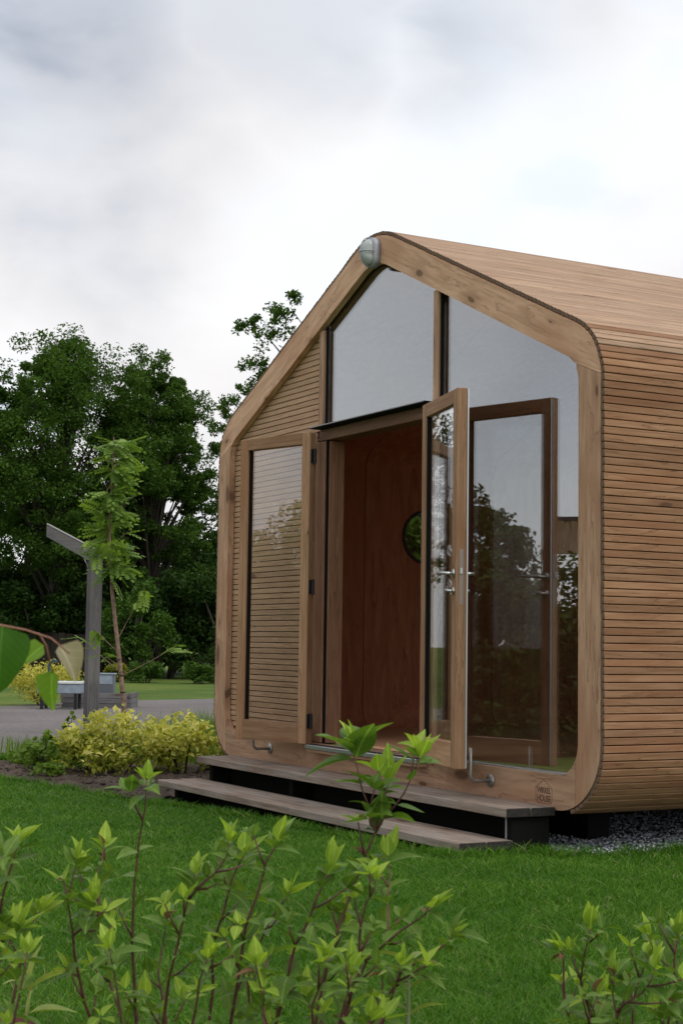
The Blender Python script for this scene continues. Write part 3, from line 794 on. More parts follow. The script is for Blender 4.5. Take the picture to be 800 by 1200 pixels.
def tree(name, x, y, h, cz, rx, rz, nclump, nleaf, lsize, mat, label, cat='tree', group=None, seed=1, trunk_r=None, lean=(0, 0), crad=None, clumps=None, flat=.75):
    r = np.random.default_rng(seed); z0 = gz(x, y)
    root = tag(empty(name, (x, y, z0)), label, cat, group)
    if clumps is None:
        clumps = []
        for i in range(nclump):
            d = r.normal(0, 1, 3); d /= np.linalg.norm(d)
            q = r.uniform(.3, 1.)**.5
            az = math.atan2(d[1], d[0])
            w = 1+.20*math.sin(3*az+seed)+.16*math.sin(5*az-2.3*d[2]*3+seed*2)+.05*r.normal()
            if d[2]*q > .6: w *= .7
            clumps.append((d[0]*rx*q*w+lean[0], d[1]*rx*q*w+lean[1], cz+d[2]*rz*q*(1+.05*r.normal())))
    clumps = [np.array(c) for c in clumps]
    crad = crad or rx*.36
    tr = trunk_r or h*.022
    bm = bmesh.new()
    top = cz+rz*.35
    tp = [(lean[0]*t+.15*math.sin(3*t+seed)*t*h*.05, lean[1]*t+.12*math.cos(2*t+seed)*t*h*.05, top*t-.1*(t == 0)) for t in (0, .15, .35, .55, .75, 1)]
    tube_into(bm, tp, [tr*1.35, tr, tr*.85, tr*.65, tr*.42, tr*.12], 9)
    put('trunk', bm_mesh('trunk', bm, True), BARK, root)
    bm = bmesh.new()
    for c in clumps[:70]:
        t = min(.95, max(.2, (c[2]/top)*.62+r.uniform(-.08, .08)))
        i = t*(5); k = min(4, int(i)); a = Vector(tp[k]).lerp(Vector(tp[k+1]), i-k)
        m = a.lerp(Vector(c), .5)+Vector((0, 0, .12*rz*r.uniform(-.2, .6)))
        tube_into(bm, [a, m, Vector(c)], [tr*.30, tr*.18, tr*.04], 5, False)
    put('limbs', bm_mesh('limbs', bm, True), BARK, root)
    per = max(8, nleaf//len(clumps)); P = []
    for c in clumps:
        cr = crad*r.uniform(.55, 1.3)
        for _ in range(6):
            P.append(blob(r, c+r.normal(0, .5, 3)*cr*np.array([1, 1, .7]), cr*r.uniform(.25, .55), per//6, flat))
    P = np.concatenate(P)
    P = P[P[:, 2] > .15]
    leaf_cloud('crown', P, r.uniform(.65, 1.3, len(P))*lsize, mat, root, seed=seed)
    return root
def bush(name, x, y, rx, h, nleaf, lsize, mat, label, cat='shrub', group=None, seed=1, stems=6, up=.4, ry=None, flat=.8, mat2=None, low=.25, cl=.34, nck=1.):
    r = np.random.default_rng(seed); z0 = gz(x, y)
    root = tag(empty(name, (x, y, z0)), label, cat, group); ry = ry or rx
    P = []; bm = bmesh.new()
    nc = int(nck*max(10, int(26*rx/h)+10))
    for i in range(nc):
        a = r.uniform(0, 6.283); q = math.sqrt(r.uniform(0, 1)); zz = h*(r.uniform(low, .95))*(1-.35*q*q)
        c = np.array([math.cos(a)*rx*q*.85, math.sin(a)*ry*q*.85, zz])
        P.append(blob(r, c, min(rx, h)*cl*r.uniform(.6, 1.2), nleaf//nc, flat))
        if i < stems*2: tube_into(bm, [(c[0]*.15, c[1]*.15, -.05), (c[0]*.5, c[1]*.5, zz*.55), tuple(c)], [h*.014, h*.011, h*.004], 5, False)
    P = np.concatenate(P); P = P[P[:, 2] > .02]
    put('stems', bm_mesh('stems', bm, True), BARK, root)
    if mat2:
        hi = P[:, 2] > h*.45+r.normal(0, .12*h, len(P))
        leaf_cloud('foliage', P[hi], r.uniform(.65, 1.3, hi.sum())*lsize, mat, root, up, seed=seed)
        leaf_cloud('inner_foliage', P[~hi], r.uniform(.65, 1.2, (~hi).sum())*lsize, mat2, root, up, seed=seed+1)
    else: leaf_cloud('foliage', P, r.uniform(.65, 1.3, len(P))*lsize, mat, root, up, seed=seed)
    return root

# ------------------------------------------------------------------ the wood behind
O = np.array([-39.56, 11.9]); U = np.array([.486, .874]); V_ = np.array([-.872, .483])
wp = lambda lat, dep: tuple(O+U*lat+V_*dep)
gtree = 'tall trees at the edge of the wood'
tree('oak_tree', *wp(-.5, 0), 10.9, 7.0, 3.2, 3.6, 100, 96000, .12, F_oak, 'tall broad dark green oak left of the grey lamp post', group=gtree, seed=11)
tree('oak_tree', *wp(2.3, 2.0), 10.7, 6.7, 2.0, 3.8, 84, 72000, .12, F_oak, 'tall dark oak rising between the lamp post and the cabin', group=gtree, seed=23)
tree('oak_tree', *wp(5.2, 4.0), 5.6, 2.7, 1.8, 1.6, 40, 26000, .12, F_oak, 'lower tree of the wood touching the left edge of the cabin', group=gtree, seed=31)
tree('oak_tree', *wp(-4.4, 3.0), 9.0, 5.9, 2.6, 3.0, 60, 22000, .14, F_oak, 'partly cropped oak at the left edge of the picture', group=gtree, seed=37)
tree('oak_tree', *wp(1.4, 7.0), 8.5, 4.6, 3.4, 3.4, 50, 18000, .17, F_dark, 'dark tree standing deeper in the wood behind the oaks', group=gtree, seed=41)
k = 0
names = ['dark bushy undergrowth behind the grey timber bed', 'dark undergrowth bush directly behind the grey lamp post', 'dark bush of the wood edge right of the sapling trunk', 'dark undergrowth bush nearest the cabin corner', 'dark bush of the wood edge at the left picture border', 'dark undergrowth seen above the big hanging leaf', 'deep shaded bush at the back between the oaks', 'deep shaded bush at the back beside the cabin', 'deep shaded bush at the back left']
for lat, dep, rx, h in ((-.6, -1, 1.7, 3.4), (1.1, -.5, 1.7, 3.8), (3.2, -.8, 1.8, 4.0), (5.2, -1.0, 1.9, 4.2), (-3.8, -.5, 1.9, 3.4), (-2.3, 1, 1.8, 3.9), (2.0, 4.0, 2.3, 4.8), (5.4, 5.5, 2.4, 4.8), (-1.5, 5, 2.6, 4.8)):
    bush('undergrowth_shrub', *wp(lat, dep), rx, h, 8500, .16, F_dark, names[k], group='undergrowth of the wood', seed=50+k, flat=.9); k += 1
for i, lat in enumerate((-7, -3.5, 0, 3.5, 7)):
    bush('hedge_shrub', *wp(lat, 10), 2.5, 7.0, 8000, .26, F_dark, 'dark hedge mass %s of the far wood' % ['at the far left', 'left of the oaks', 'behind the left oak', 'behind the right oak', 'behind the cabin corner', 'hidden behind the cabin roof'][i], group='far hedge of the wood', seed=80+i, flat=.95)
bush('lawn_shrub', *wp(2.6, -4.0), 1.1, 3.4, 5000, .13, F_mid, 'fresh green bush at the wood edge right behind the sapling', seed=108, flat=.8)
# small shrubs on the grass before the wood
for i, (lat, dep, rx, h, m) in enumerate(((3.2, -6, .55, .75, F_mid), (4.7, -6.4, .5, .62, F_mid), (5.3, -5.2, .75, 1.1, F_dark), (2.3, -5.5, .4, .55, F_yg))):
    bush('lawn_shrub', *wp(lat, dep), rx, h, 2200, .09, m, ['low green shrub on the far grass right of the sapling', 'small rounded green shrub on the far grass near the cabin', 'dark rounded shrub below the wood near the cabin corner', 'small yellowish shrub on the far grass behind the sapling'][i], group='shrubs on the far grass', seed=100+i)
# grey board fence in the shade
fx = empty('board_fence', (*wp(-.6, -1.6), gz(-40, 10))); fx.rotation_euler = (0, 0, math.atan2(U[1], U[0])); tag(fx, 'low grey brown board fence in the shade of the wood', 'fence')
fm = wood('fence_wood', 2, (.040, .034, .030), (.028, .024, .02), (.024, .018, .014), .1, rough=.95)
pm = bm_mesh('board', box_bm(-.105, .105, -.012, .012, .05, 1.35, .004)); pm.materials.append(fm)
for i in range(15): put('board', pm, None, fx, (-1.6+i*.225, 0, random.uniform(-.03, .03)))
box('rail', -1.75, 1.65, .014, .06, .4, .5, fm, fx); box('rail', -1.75, 1.65, .014, .06, 1.2, 1.3, fm, fx)

# tree whose upper branches show past the roof edge
bt = np.array([-18.6, 11.6])
wc = [(-19.745, 9.124, 7.655), (-19.141, 9.161, 7.76), (-19.902, 8.879, 7.427), (-19.81, 9.089, 7.172), (-20.103, 9.564, 7.358), (-19.993, 8.842, 6.685), (-19.906, 9.034, 6.481), (-20.091, 8.746, 6.218), (-20.341, 8.357, 5.849), (-19.707, 8.432, 6.051), (-20.427, 8.273, 5.434), (-20.402, 9.25, 6.04), (-20.486, 9.967, 7.013), (-20.195, 10.521, 6.844), (-19.872, 11.164, 6.499), (-19, 10.2, 6.3), (-18.3, 11.5, 7.2), (-17.6, 12.2, 6.6), (-18.9, 11.0, 5.6), (-17.8, 11, 5.2), (-18.6, 12.8, 6), (-17, 11.6, 6.0)]
wc = [(a-bt[0], b-bt[1], c+.08) for a, b, c in wc]
tree('maple_tree', bt[0], bt[1], 8, 6.0, 2.0, 2.0, 0, 8000, .085, F_oak, 'maple whose upper branches show past the left roof edge', seed=5, trunk_r=.14, clumps=wc, crad=.42)

# ------------------------------------------------------------------ rowan sapling
rx, ry = -7.5, 1.35
rowan = tag(empty('rowan_sapling', (rx, ry, gz(rx, ry))), 'slender young tree with feathery leaves beside the grey lamp post', 'tree')
z0 = gz(rx, ry)
tr = [(0, 0, -.05), (-.02, -.03, .5), (-.045, -.09, 1.0), (-.09, -.17, 1.7), (-.11, -.21, 2.3), (-.10, -.20, 2.9), (-.10, -.19, 3.38)]
tube('trunk', tr, [.030, .028, .026, .021, .015, .009, .003], SAPBARK, rowan, 8)
for i, zz in enumerate((.62, .8, .97, 1.13, 1.32, 1.55)):
    k = [j for j in range(6) if tr[j][2] <= zz][-1]; p = Vector(tr[k]).lerp(Vector(tr[k+1]), (zz-tr[k][2])/(tr[k+1][2]-tr[k][2]))
    tube('bark_ring', [p-Vector((0, 0, .009)), p+Vector((0, 0, .009))], .031-.003*i*.8, plain('dark_bark', (.06, .04, .03), .9) if i == 0 else bpy.data.materials['dark_bark'], rowan, 8)
def pinnate(L, n, lw):
    bm = bmesh.new()
    tube_into(bm, [(0, 0, 0), (L*.5, 0, .02*L), (L, 0, -.12*L)], [.0028, .002, .001], 4, False)
    for i in range(n+1):
        t = .18+.80*i/n; z = .06*t*L-.18*L*max(0, t-.4)
        for s in ((1, -1) if i < n else (0,)):
            ll = L*.33*(1-.35*abs(t-.55)); dx = .45
            if s == 0: e = Vector((1, 0, -.15))
            else: e = Vector((dx, s, -.12)).normalized()
            b0 = Vector((t*L, 0, z)); tip = b0+e*ll; w = Vector((-e.y, e.x, 0)).normalized()*lw
            mdl = b0+e*ll*.45
            v = [bm.verts.new(q) for q in (b0, mdl+w, tip, mdl-w+Vector((0, 0, .004)))]
            bm.faces.new(v)
    return bm_mesh('pinnate_leaf', bm)
pins = [pinnate(.22, 5, .021), pinnate(.26, 6, .020), pinnate(.19, 4, .020)]
for p in pins: p.materials.append(F_rowan)
r = random.Random(4)
twigs = []
for i in range(46):
    t = .24+.76*(i+r.random())/46; zz = 1.35+(3.35-1.35)*t
    k = [j for j in range(6) if tr[j][2] <= zz][-1]; p = Vector(tr[k]).lerp(Vector(tr[k+1]), (zz-tr[k][2])/(tr[k+1][2]-tr[k][2]))
    a = r.uniform(0, 6.283); ln = r.uniform(.08, .33)*(1.1-.6*t)
    twigs.append((p, p+Vector((math.cos(a)*ln, math.sin(a)*ln, ln*.75)), a))
low = [((-.03, -.06, .82), (-.30, -.42, 1.20)), ((-.03, -.05, .80), (.22, .46, 1.12)), ((-.05, -.10, 1.05), (-.25, -.30, 1.30)), ((-.05, -.10, 1.2), (.05, .15, 1.75)), ((-.04, -.07, .9), (.0, -.28, 1.02))]
for a, b in low: twigs.append((Vector(a), Vector(b), math.atan2(b[1]-a[1], b[0]-a[0])))
bm = bmesh.new()
for a, b, an in twigs: tube_into(bm, [a, a.lerp(b, .5)+Vector((0, 0, -.01)), b], [.005, .0035, .002], 5, False)
put('twigs', bm_mesh('twigs', bm, True), SAPBARK, rowan)
for i, (a, b, an) in enumerate(twigs):
    nl = r.randint(3, 5) if i < 46 else 4
    for j in range(nl):
        q = a.lerp(b, r.uniform(.0, 1.) if i < 46 else (.72+.09*j)); aa = an+r.uniform(-1.7, 1.7)
        put('leaf', r.choice(pins), None, rowan, q, (r.uniform(-.7, .7), r.uniform(-.5, 1.0), aa))

# ------------------------------------------------------------------ timber lamp post
lp = tag(empty('lamp_post', (-9.64, 1.73, gz(-9, 1)), math.atan2(.874, .486)), 'weathered grey timber lamp post with slanted arm', 'lamp post')
put('post', bm_mesh('post', box_bm(-.075, .075, -.075, .075, -.1, 2.22, .006)), W_post, lp, (0, 0, 0), (0, 0, .45))
bm = bmesh.new()
arm = [(-.60, 2.40), (-.60, 2.545), (.125, 2.235), (.10, 2.19), (-.06, 2.19-.02)]
arm = [(-.585, 2.415), (-.585, 2.56), (.125, 2.20), (.10, 2.155), (-.075, 2.135)]
for y in (-.075, .075): pass
va = [bm.verts.new((x, -.074, z)) for x, z in arm]; vb = [bm.verts.new((x, .074, z)) for x, z in arm]
bm.faces.new(va); bm.faces.new(vb[::-1])
for i in range(5): bm.faces.new((va[i], va[(i+1) % 5], vb[(i+1) % 5], vb[i]))
put('arm', bm_mesh('arm', bm), W_arm, lp)
put('arm_cap', bm_mesh('arm_cap', box_bm(-.40, .40, -.08, .08, 0, .012)), plain('pale_cap', (.45, .43, .41), .6), lp, (-.23, 0, 2.385), (0, math.atan2(.36, .71), 0))
tube('cable', [(-.13, -.03, 2.16), (-.10, -.03, 2.10), (-.078, -.03, 2.05)], .006, ALU, lp, 6)

# ------------------------------------------------------------------ things beyond the path
ang = math.atan2(.874, .486)
rb = tag(empty('raised_bed', (-17.25, 4.62, -.08), ang), 'low raised bed of stacked grey timber beyond the path', 'planter')
for i in range(3):
    put('plank', bm_mesh('plank', box_bm(-.60, .54, -.03, .03, i*.092, i*.092+.086, .004)), W_arm, rb, (random.uniform(-.02, .02), 0, 0))
    put('plank', bm_mesh('plank', box_bm(-.03, .03, .035, .9, i*.092, i*.092+.086, .004)), W_arm, rb, (.56, 0, 0))
put('soil', bm_mesh('soil', box_bm(-.58, .52, .035, .9, .0, .22)), G_soil, rb)
BLUEG = plain('blue_grey_paint', (.24, .29, .34), .5, noise=.15, nscale=8)
bin_ = tag(empty('storage_crate', (-17.45, 4.80, .17), ang), 'blue grey crate standing on the raised bed behind the lamp post', 'crate')
put('body', bm_mesh('body', box_bm(-.20, .20, -.14, .14, .0, .33, .008)), plain('slate_grey', (.10, .115, .13), .6), bin_)
put('front_panel', bm_mesh('front_panel', box_bm(-.185, .185, -.146, -.141, .17, .32, .001)), BLUEG, bin_)
put('rim', bm_mesh('rim', box_bm(-.215, .215, -.155, .155, .332, .355, .004)), BLUEG, bin_)
bn = tag(empty('garden_trolley', (-17.02, 3.90, -.08), ang), 'pale blue grey flat trolley left of the lamp post', 'trolley')
put('tray', bm_mesh('tray', box_bm(-.36, .36, -.25, .25, .28, .44, .01)), BLUEG, bn)
put('tray_rim', bm_mesh('tray_rim', box_bm(-.375, .375, -.265, .265, .441, .475, .004)), plain('white_rim', (.62, .64, .64), .5), bn)
for x in (-.28, .28):
    for y in (-.2, .2): put('leg', bm_mesh('leg', box_bm(x-.025, x+.025, y-.025, y+.025, .0, .279, .003)), HINGE, bn)
tube('push_handle', [(-.22, .1, .45), (-.24, .12, .75), (-.16, .12, .83), (-.10, .12, .80)], .025, plain('dark_teal', (.03, .07, .08), .5), bn, 8)
bush('broom_shrub', -18.6, 4.15, .70, .80, 3500, .06, leafmat('pale_yellow', (.42, .40, .07), (.62, .58, .14), .3), 'pale yellow shrub on the grass beyond the path', seed=131)

# ------------------------------------------------------------------ bed planting beside the cabin
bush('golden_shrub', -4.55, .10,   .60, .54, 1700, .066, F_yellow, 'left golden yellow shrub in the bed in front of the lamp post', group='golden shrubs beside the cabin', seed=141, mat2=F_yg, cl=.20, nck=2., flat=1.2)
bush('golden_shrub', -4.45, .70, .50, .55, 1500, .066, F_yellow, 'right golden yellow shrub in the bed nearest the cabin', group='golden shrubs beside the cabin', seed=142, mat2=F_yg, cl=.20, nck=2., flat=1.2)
bush('golden_shrub', -4.9, -.02, .34, .34, 1000, .055, F_yg, 'greenish low shrub left of the golden shrubs', seed=143, mat2=F_weed)
bush('weed_clump', -5.25, -.35, .22, .30, 260, .07, F_weed, 'small leafy green weed at the left of the soil bed', 'weed', 'weeds in the soil bed', seed=144, stems=4)
bush('weed_clump', -4.55, -.50, .16, .14, 160, .06, F_weed, 'low green weed on bare soil in front of the golden shrubs', 'weed', 'weeds in the soil bed', seed=145, stems=3)
bush('weed_clump', -5.8, -.2, .3, .16, 400, .06, F_weed, 'flat green weed patch by the gravel path edge', 'weed', 'weeds in the soil bed', seed=146, stems=3)
bush('weed_clump', -5.0, -.42, .14, .42, 160, .075, F_weed, 'upright green weed at the left front of the soil bed', 'weed', 'weeds in the soil bed', seed=148, stems=4, flat=1.4)
bush('weed_clump', -5.6, .1, .18, .50, 220, .075, F_weed, 'tall leafy weed left of the golden shrubs by the path', 'weed', 'weeds in the soil bed', seed=149, stems=4, flat=1.4)
bush('porthole_shrub', -4.3, 2.9, 1.2, 3.3, 16000, .09, F_mid, 'green shrub growing outside the round porthole', seed=147, low=.1)
def tuft(name, x, y, n, h, spread, mat, label, seed):
    r = np.random.default_rng(seed); root = tag(empty(name, (x, y, gz(x, y))), label, 'grass')
    v = []; f = []
    for i in range(n):
        bx, by = r.normal(0, spread, 2); a = r.uniform(0, 6.283); hh = h*r.uniform(.5, 1.1); l = hh*r.uniform(.1, .5); w = .004
        ux, uy = -math.sin(a)*w, math.cos(a)*w; dx, dy = math.cos(a)*l, math.sin(a)*l
        k = len(v)
        v += [(bx-ux, by-uy, 0), (bx+ux, by+uy, 0), (bx+dx*.4+ux, by+dy*.4+uy, hh*.65), (bx+dx*.4-ux, by+dy*.4-uy, hh*.65), (bx+dx, by+dy, hh)]
        f += [(k, k+1, k+2), (k, k+2, k+3), (k+3, k+2, k+4)]
    o = put('blades', np_mesh('blades', v, f, 3), mat, root); o['kind'] = 'stuff'
    return root
tuft('tall_grass', -5.5, 1.35, 900, .40, .35, F_weed, 'tall green grass between the golden shrubs and the cabin', 151)
tuft('tall_grass', -6.6, .5, 900, .22, .45, F_weed, 'loose green grass along the near path edge', 152)
tuft('tall_grass', -6.4, 1.9, 1200, .38, .4, F_weed, 'rough tall grass behind the golden shrubs', 153)

tuft('tall_grass', -7.4, 2.7, 1300, .42, .45, F_weed, 'rough tall grass at the path edge beside the cabin corner', 154)
tuft('tall_grass', -8.6, 3.9, 1300, .40, .55, F_weed, 'tall grass further along the path edge behind the sapling', 155)
# ------------------------------------------------------------------ foreground shrubs
def leaf_mesh(name, L, Wd, fold, curl, n=6, shape='ovate'):
    V = []; F = []
    for i in range(n+1):
        t = i/n
        if shape == 'ovate': w = math.sin(math.pi*t**.72)**.9*(1-.25*t) if 0 < t < 1 else 0
        elif shape == 'heart': w = (math.sin(math.pi*min(1, t**.55))**.65)*(1-.15*t) if 0 < t < 1 else 0
        else: w = math.sin(math.pi*t**.85)
        x = L*t; z = -curl*L*t*t+.12*L*t*(1-t); wd = Wd/2*w
        V += [(x, wd, z+fold*wd), (x, wd*.5, z+fold*wd*.38), (x, 0, z), (x, -wd*.5, z+fold*wd*.38), (x, -wd, z+fold*wd)]
    for i in range(n):
        for j in range(4):
            a = i*5+j; F.append((a, a+5, a+6, a+1))
    me = bpy.data.meshes.new(name); me.from_pydata(V, [], F)
    for p in me.polygons: p.use_smooth = True
    me.update(); return me
old = [leaf_mesh('leaf', .070, .042, .26, .25), leaf_mesh('leaf', .062, .040, .18, .42), leaf_mesh('leaf', .076, .044, .35, .12), leaf_mesh('leaf', .056, .037, .22, -.12), leaf_mesh('leaf', .046, .030, .3, .3)]
yng = [leaf_mesh('leaf', .054, .032, .45, -.10), leaf_mesh('leaf', .062, .036, .35, -.2), leaf_mesh('leaf', .044, .025, .6, .1), leaf_mesh('leaf', .050, .031, .4, .2)]
deadl = leaf_mesh('leaf', .045, .020, .9, .5); deadl.materials.append(leafmat('dead_leaf', (.16, .09, .05), (.24, .15, .08), .2, .8, island=False))
for m in old: m.materials.append(F_leaf)
for m in yng: m.materials.append(F_young)
def aim(d, rollv=0.):
    d = Vector(d).normalized()
    x = d; up_ = Vector((0, 0, 1)); y = up_.cross(x)
    if y.length < .05: y = Vector((0, 1, 0))
    y.normalize(); z = x.cross(y)
    return (Matrix((x, y, z)).transposed() @ Matrix.Rotation(rollv, 3, 'X')).to_euler()
SH = {
'A': [
    [[5.716, -3.765, 0.037], [5.756, -3.816, 0.393], [5.781, -3.838, 0.538], [5.819, -3.845, 0.736], [5.852, -3.846, 0.851]],
    [[5.672, -3.738, 0.019], [5.623, -3.779, 0.345], [5.561, -3.813, 0.499], [5.564, -3.832, 0.632], [5.557, -3.813, 0.696]],
    [[5.676, -3.731, 0.019], [5.75, -3.762, 0.37], [5.807, -3.753, 0.567], [5.847, -3.743, 0.677]],
    [[5.668, -3.745, 0.019], [5.742, -3.876, 0.35], [5.777, -3.947, 0.531], [5.777, -3.962, 0.623], [5.792, -3.95, 0.708]],
    [[5.68, -3.724, 0.019], [5.612, -3.684, 0.283], [5.564, -3.695, 0.44], [5.533, -3.665, 0.541]],
    [[5.768, -3.778, 0.055], [5.905, -3.889, 0.33], [5.954, -3.928, 0.475], [5.952, -3.949, 0.576]],
    [[5.772, -3.772, 0.055], [5.903, -3.783, 0.303], [5.943, -3.78, 0.458], [5.988, -3.778, 0.554]]],
'B': [
    [[5.717, -3.441, -0.03], [5.743, -3.446, 0.271], [5.762, -3.411, 0.501], [5.776, -3.35, 0.666], [5.793, -3.331, 0.725], [5.785, -3.359, 0.81], [5.78, -3.383, 0.899]],
    [[5.793, -3.331, 0.724], [5.823, -3.306, 0.778], [5.858, -3.292, 0.831], [5.889, -3.288, 0.881]],
    [[5.793, -3.331, 0.724], [5.777, -3.306, 0.773], [5.769, -3.286, 0.823]],
    [[5.797, -3.511, 0.006], [5.806, -3.656, 0.34], [5.884, -3.658, 0.58], [5.91, -3.631, 0.698], [5.924, -3.614, 0.737]],
    [[5.793, -3.518, 0.006], [5.747, -3.665, 0.375], [5.758, -3.668, 0.521], [5.786, -3.641, 0.651], [5.802, -3.621, 0.703]],
    [[5.801, -3.504, 0.006], [5.893, -3.606, 0.37], [5.943, -3.587, 0.546], [5.997, -3.57, 0.645], [6.012, -3.551, 0.699]],
    [[5.713, -3.448, -0.03], [5.6, -3.492, 0.242], [5.603, -3.516, 0.414], [5.635, -3.48, 0.544], [5.657, -3.45, 0.597]],
    [[5.896, -3.545, 0.043], [6.079, -3.678, 0.333], [6.119, -3.734, 0.476], [6.118, -3.751, 0.561]],
    [[5.9, -3.538, 0.043], [6.017, -3.578, 0.306], [6.069, -3.617, 0.468], [6.089, -3.596, 0.557]]],
'C': [
    [[5.832, -3.447, 0.007], [5.854, -3.464, 0.33], [5.9, -3.409, 0.501], [5.953, -3.366, 0.562], [6.011, -3.331, 0.613]],
    [[5.836, -3.44, 0.007], [5.882, -3.415, 0.347], [5.93, -3.351, 0.478], [5.968, -3.29, 0.524], [5.986, -3.263, 0.557]],
    [[5.832, -3.447, 0.007], [5.951, -3.5, 0.356], [5.999, -3.484, 0.532], [6.029, -3.489, 0.629], [6.041, -3.475, 0.678]],
    [[5.927, -3.49, 0.044], [6.063, -3.501, 0.337], [6.107, -3.485, 0.463], [6.149, -3.485, 0.544]],
    [[5.919, -3.504, 0.044], [6.082, -3.572, 0.35], [6.137, -3.596, 0.466], [6.151, -3.584, 0.539]]],
'L': [
    [[5.71, -4.096, 0.086], [5.742, -4.094, 0.418], [5.785, -4.09, 0.603], [5.82, -4.085, 0.696], [5.83, -4.075, 0.748]],
    [[5.706, -4.103, 0.086], [5.711, -4.045, 0.407], [5.724, -4.025, 0.543], [5.723, -3.995, 0.605]],
    [[5.706, -4.103, 0.086], [5.784, -4.13, 0.46], [5.832, -4.135, 0.643], [5.867, -4.131, 0.733]],
    [[5.814, -4.12, 0.123], [5.905, -4.104, 0.384], [5.921, -4.095, 0.498], [5.933, -4.087, 0.577]]],
'R': [
    [[5.946, -2.819, -0.04], [5.928, -2.902, 0.252], [5.912, -2.951, 0.372], [5.916, -2.959, 0.458], [5.914, -2.968, 0.489]],
    [[5.946, -2.819, -0.04], [5.984, -2.915, 0.316], [5.996, -2.977, 0.441], [6.029, -2.978, 0.552]],
    [[5.951, -2.811, -0.04], [5.966, -2.834, 0.253], [5.98, -2.831, 0.391], [6.003, -2.806, 0.481]],
    [[5.955, -2.804, -0.04], [6.079, -2.842, 0.28], [6.101, -2.828, 0.431], [6.112, -2.826, 0.545]],
    [[6.036, -2.871, -0.004], [6.129, -2.958, 0.274], [6.123, -2.99, 0.403], [6.127, -2.997, 0.483]],
    [[6.04, -2.863, -0.004], [6.168, -2.887, 0.275], [6.183, -2.878, 0.388], [6.2, -2.861, 0.469]],
    [[6.032, -2.878, -0.004], [6.136, -3.045, 0.255], [6.177, -3.097, 0.386], [6.19, -3.087, 0.464]]]}
SHL = {'A': 'leafy foreground shrub with dark stems and one tall single shoot', 'B': 'tallest foreground shrub, its forked shoot reaching up before the doorway',
       'C': 'foreground shrub leaning right over the lawn beside the tallest one', 'L': 'leafy shrub cropped by the left picture edge', 'R': 'separate leafy shrub in the bottom right corner'}
def grow(key):
    r = random.Random(ord(key)); stems = list(SH[key])
    for st in SH[key]:                       # side branches that fill the lower half
        if st[0][2] > .3: continue
        for _ in range(1 if r.random() < .35 else 0):
            i = 1 if len(st) < 4 or r.random() < .6 else 2
            a, b = Vector(st[i]), Vector(st[min(i+1, len(st)-1)])
            o = a.lerp(b, r.uniform(0., .6)); an = r.uniform(0, 6.283); ln = r.uniform(.07, .17)
            e = o+Vector((math.cos(an)*ln*.75, math.sin(an)*ln*.75, ln*.9))
            stems.append([list(o), list(o.lerp(e, .5)+Vector((math.cos(an), math.sin(an), -.4))*.012), list(e)])
    base = Vector(stems[0][0]); base.z = gz(base.x, base.y)-.02
    root = tag(empty('foreground_shrub', base), SHL[key], 'shrub', 'shrubs in the foreground')
    for si, st in enumerate(stems):
        fk = 1.4 if key == 'B' and si < 3 else 1.
        pts = [Vector(p)-base for p in st]
        if st[0][2] < .2: pts[0].z = -.02
        # smooth by inserting jittered midpoints
        q = [pts[0]]
        for a, b in zip(pts, pts[1:]):
            q += [a.lerp(b, .5)+Vector((r.uniform(-1, 1), r.uniform(-1, 1), 0))*.006, b]
        n = len(q); big = .0043 if st[0][2] < .2 else .0026
        tube('stem', q, [big*(1-.72*i/(n-1)) for i in range(n)], TWIG, root, 6)
        # arc length
        cum = [0]
        for a, b in zip(q, q[1:]): cum.append(cum[-1]+(b-a).length)
        tot = cum[-1]
        def pos(s):
            for i in range(n-1):
                if s <= cum[i+1]: 
                    t = (s-cum[i])/max(1e-6, cum[i+1]-cum[i]); return q[i].lerp(q[i+1], t), (q[i+1]-q[i]).normalized()
            return q[-1], (q[-1]-q[-2]).normalized()
        def whorl(p, d, k, lo, hi, meshes, a0, s=1.):
            for j in range(k):
                a = a0+6.283*j/k+r.uniform(-.35, .35); el = r.uniform(lo, hi)
                sd = d.orthogonal().normalized(); sd = Matrix.Rotation(a, 3, d) @ sd
                v = (sd*math.cos(el)+d*math.sin(el))+Vector((0, 0, r.uniform(-.1, .15)))
                o = put('leaf', deadl if r.random() < .025 else r.choice(meshes), None, root, p+sd*.003, aim(v, r.uniform(-.5, .5)))
                sc = s*fk*r.uniform(.45, 1.04); o.scale = (sc, sc*r.uniform(.85, 1.15), sc)
        # pairs of opposite leaves up the stem, a rosette at the tip
        s = max(.10, tot-.50) if st[0][2] < .2 else .03
        a0 = r.uniform(0, 6.283)
        while s < tot-.025:
            p, d = pos(s)
            whorl(p, d, 2, -.1, .95, old, a0, r.uniform(.7, 1.15))
            if r.random() < .62:               # short side shoot
                sd = Matrix.Rotation(a0+.4, 3, d) @ d.orthogonal().normalized()
                e = p+(sd*.6+d*.8).normalized()*r.uniform(.035, .075)
                tube('side_shoot', [p, p.lerp(e, .5)+Vector((0, 0, -.003)), e], [.0024, .002, .0014], TWIG, root, 5)
                whorl(e, (e-p).normalized(), 4, .25, 1.0, yng if r.random() < .5 else old, r.uniform(0, 6), .8)
            a0 += 1.57+r.uniform(-.3, .3); s += r.uniform(.032, .062)
        p, d = pos(tot)
        whorl(p-d*.016, d, 3, .05, .75, old, a0, 1.0)
        whorl(p-d*.004, d, 2, .6, 1.1, yng+old[:1], a0+.7, 1.0)
        whorl(p, d, 3, .95, 1.45, yng, a0+1.9, .95)
for k in SH: grow(k)

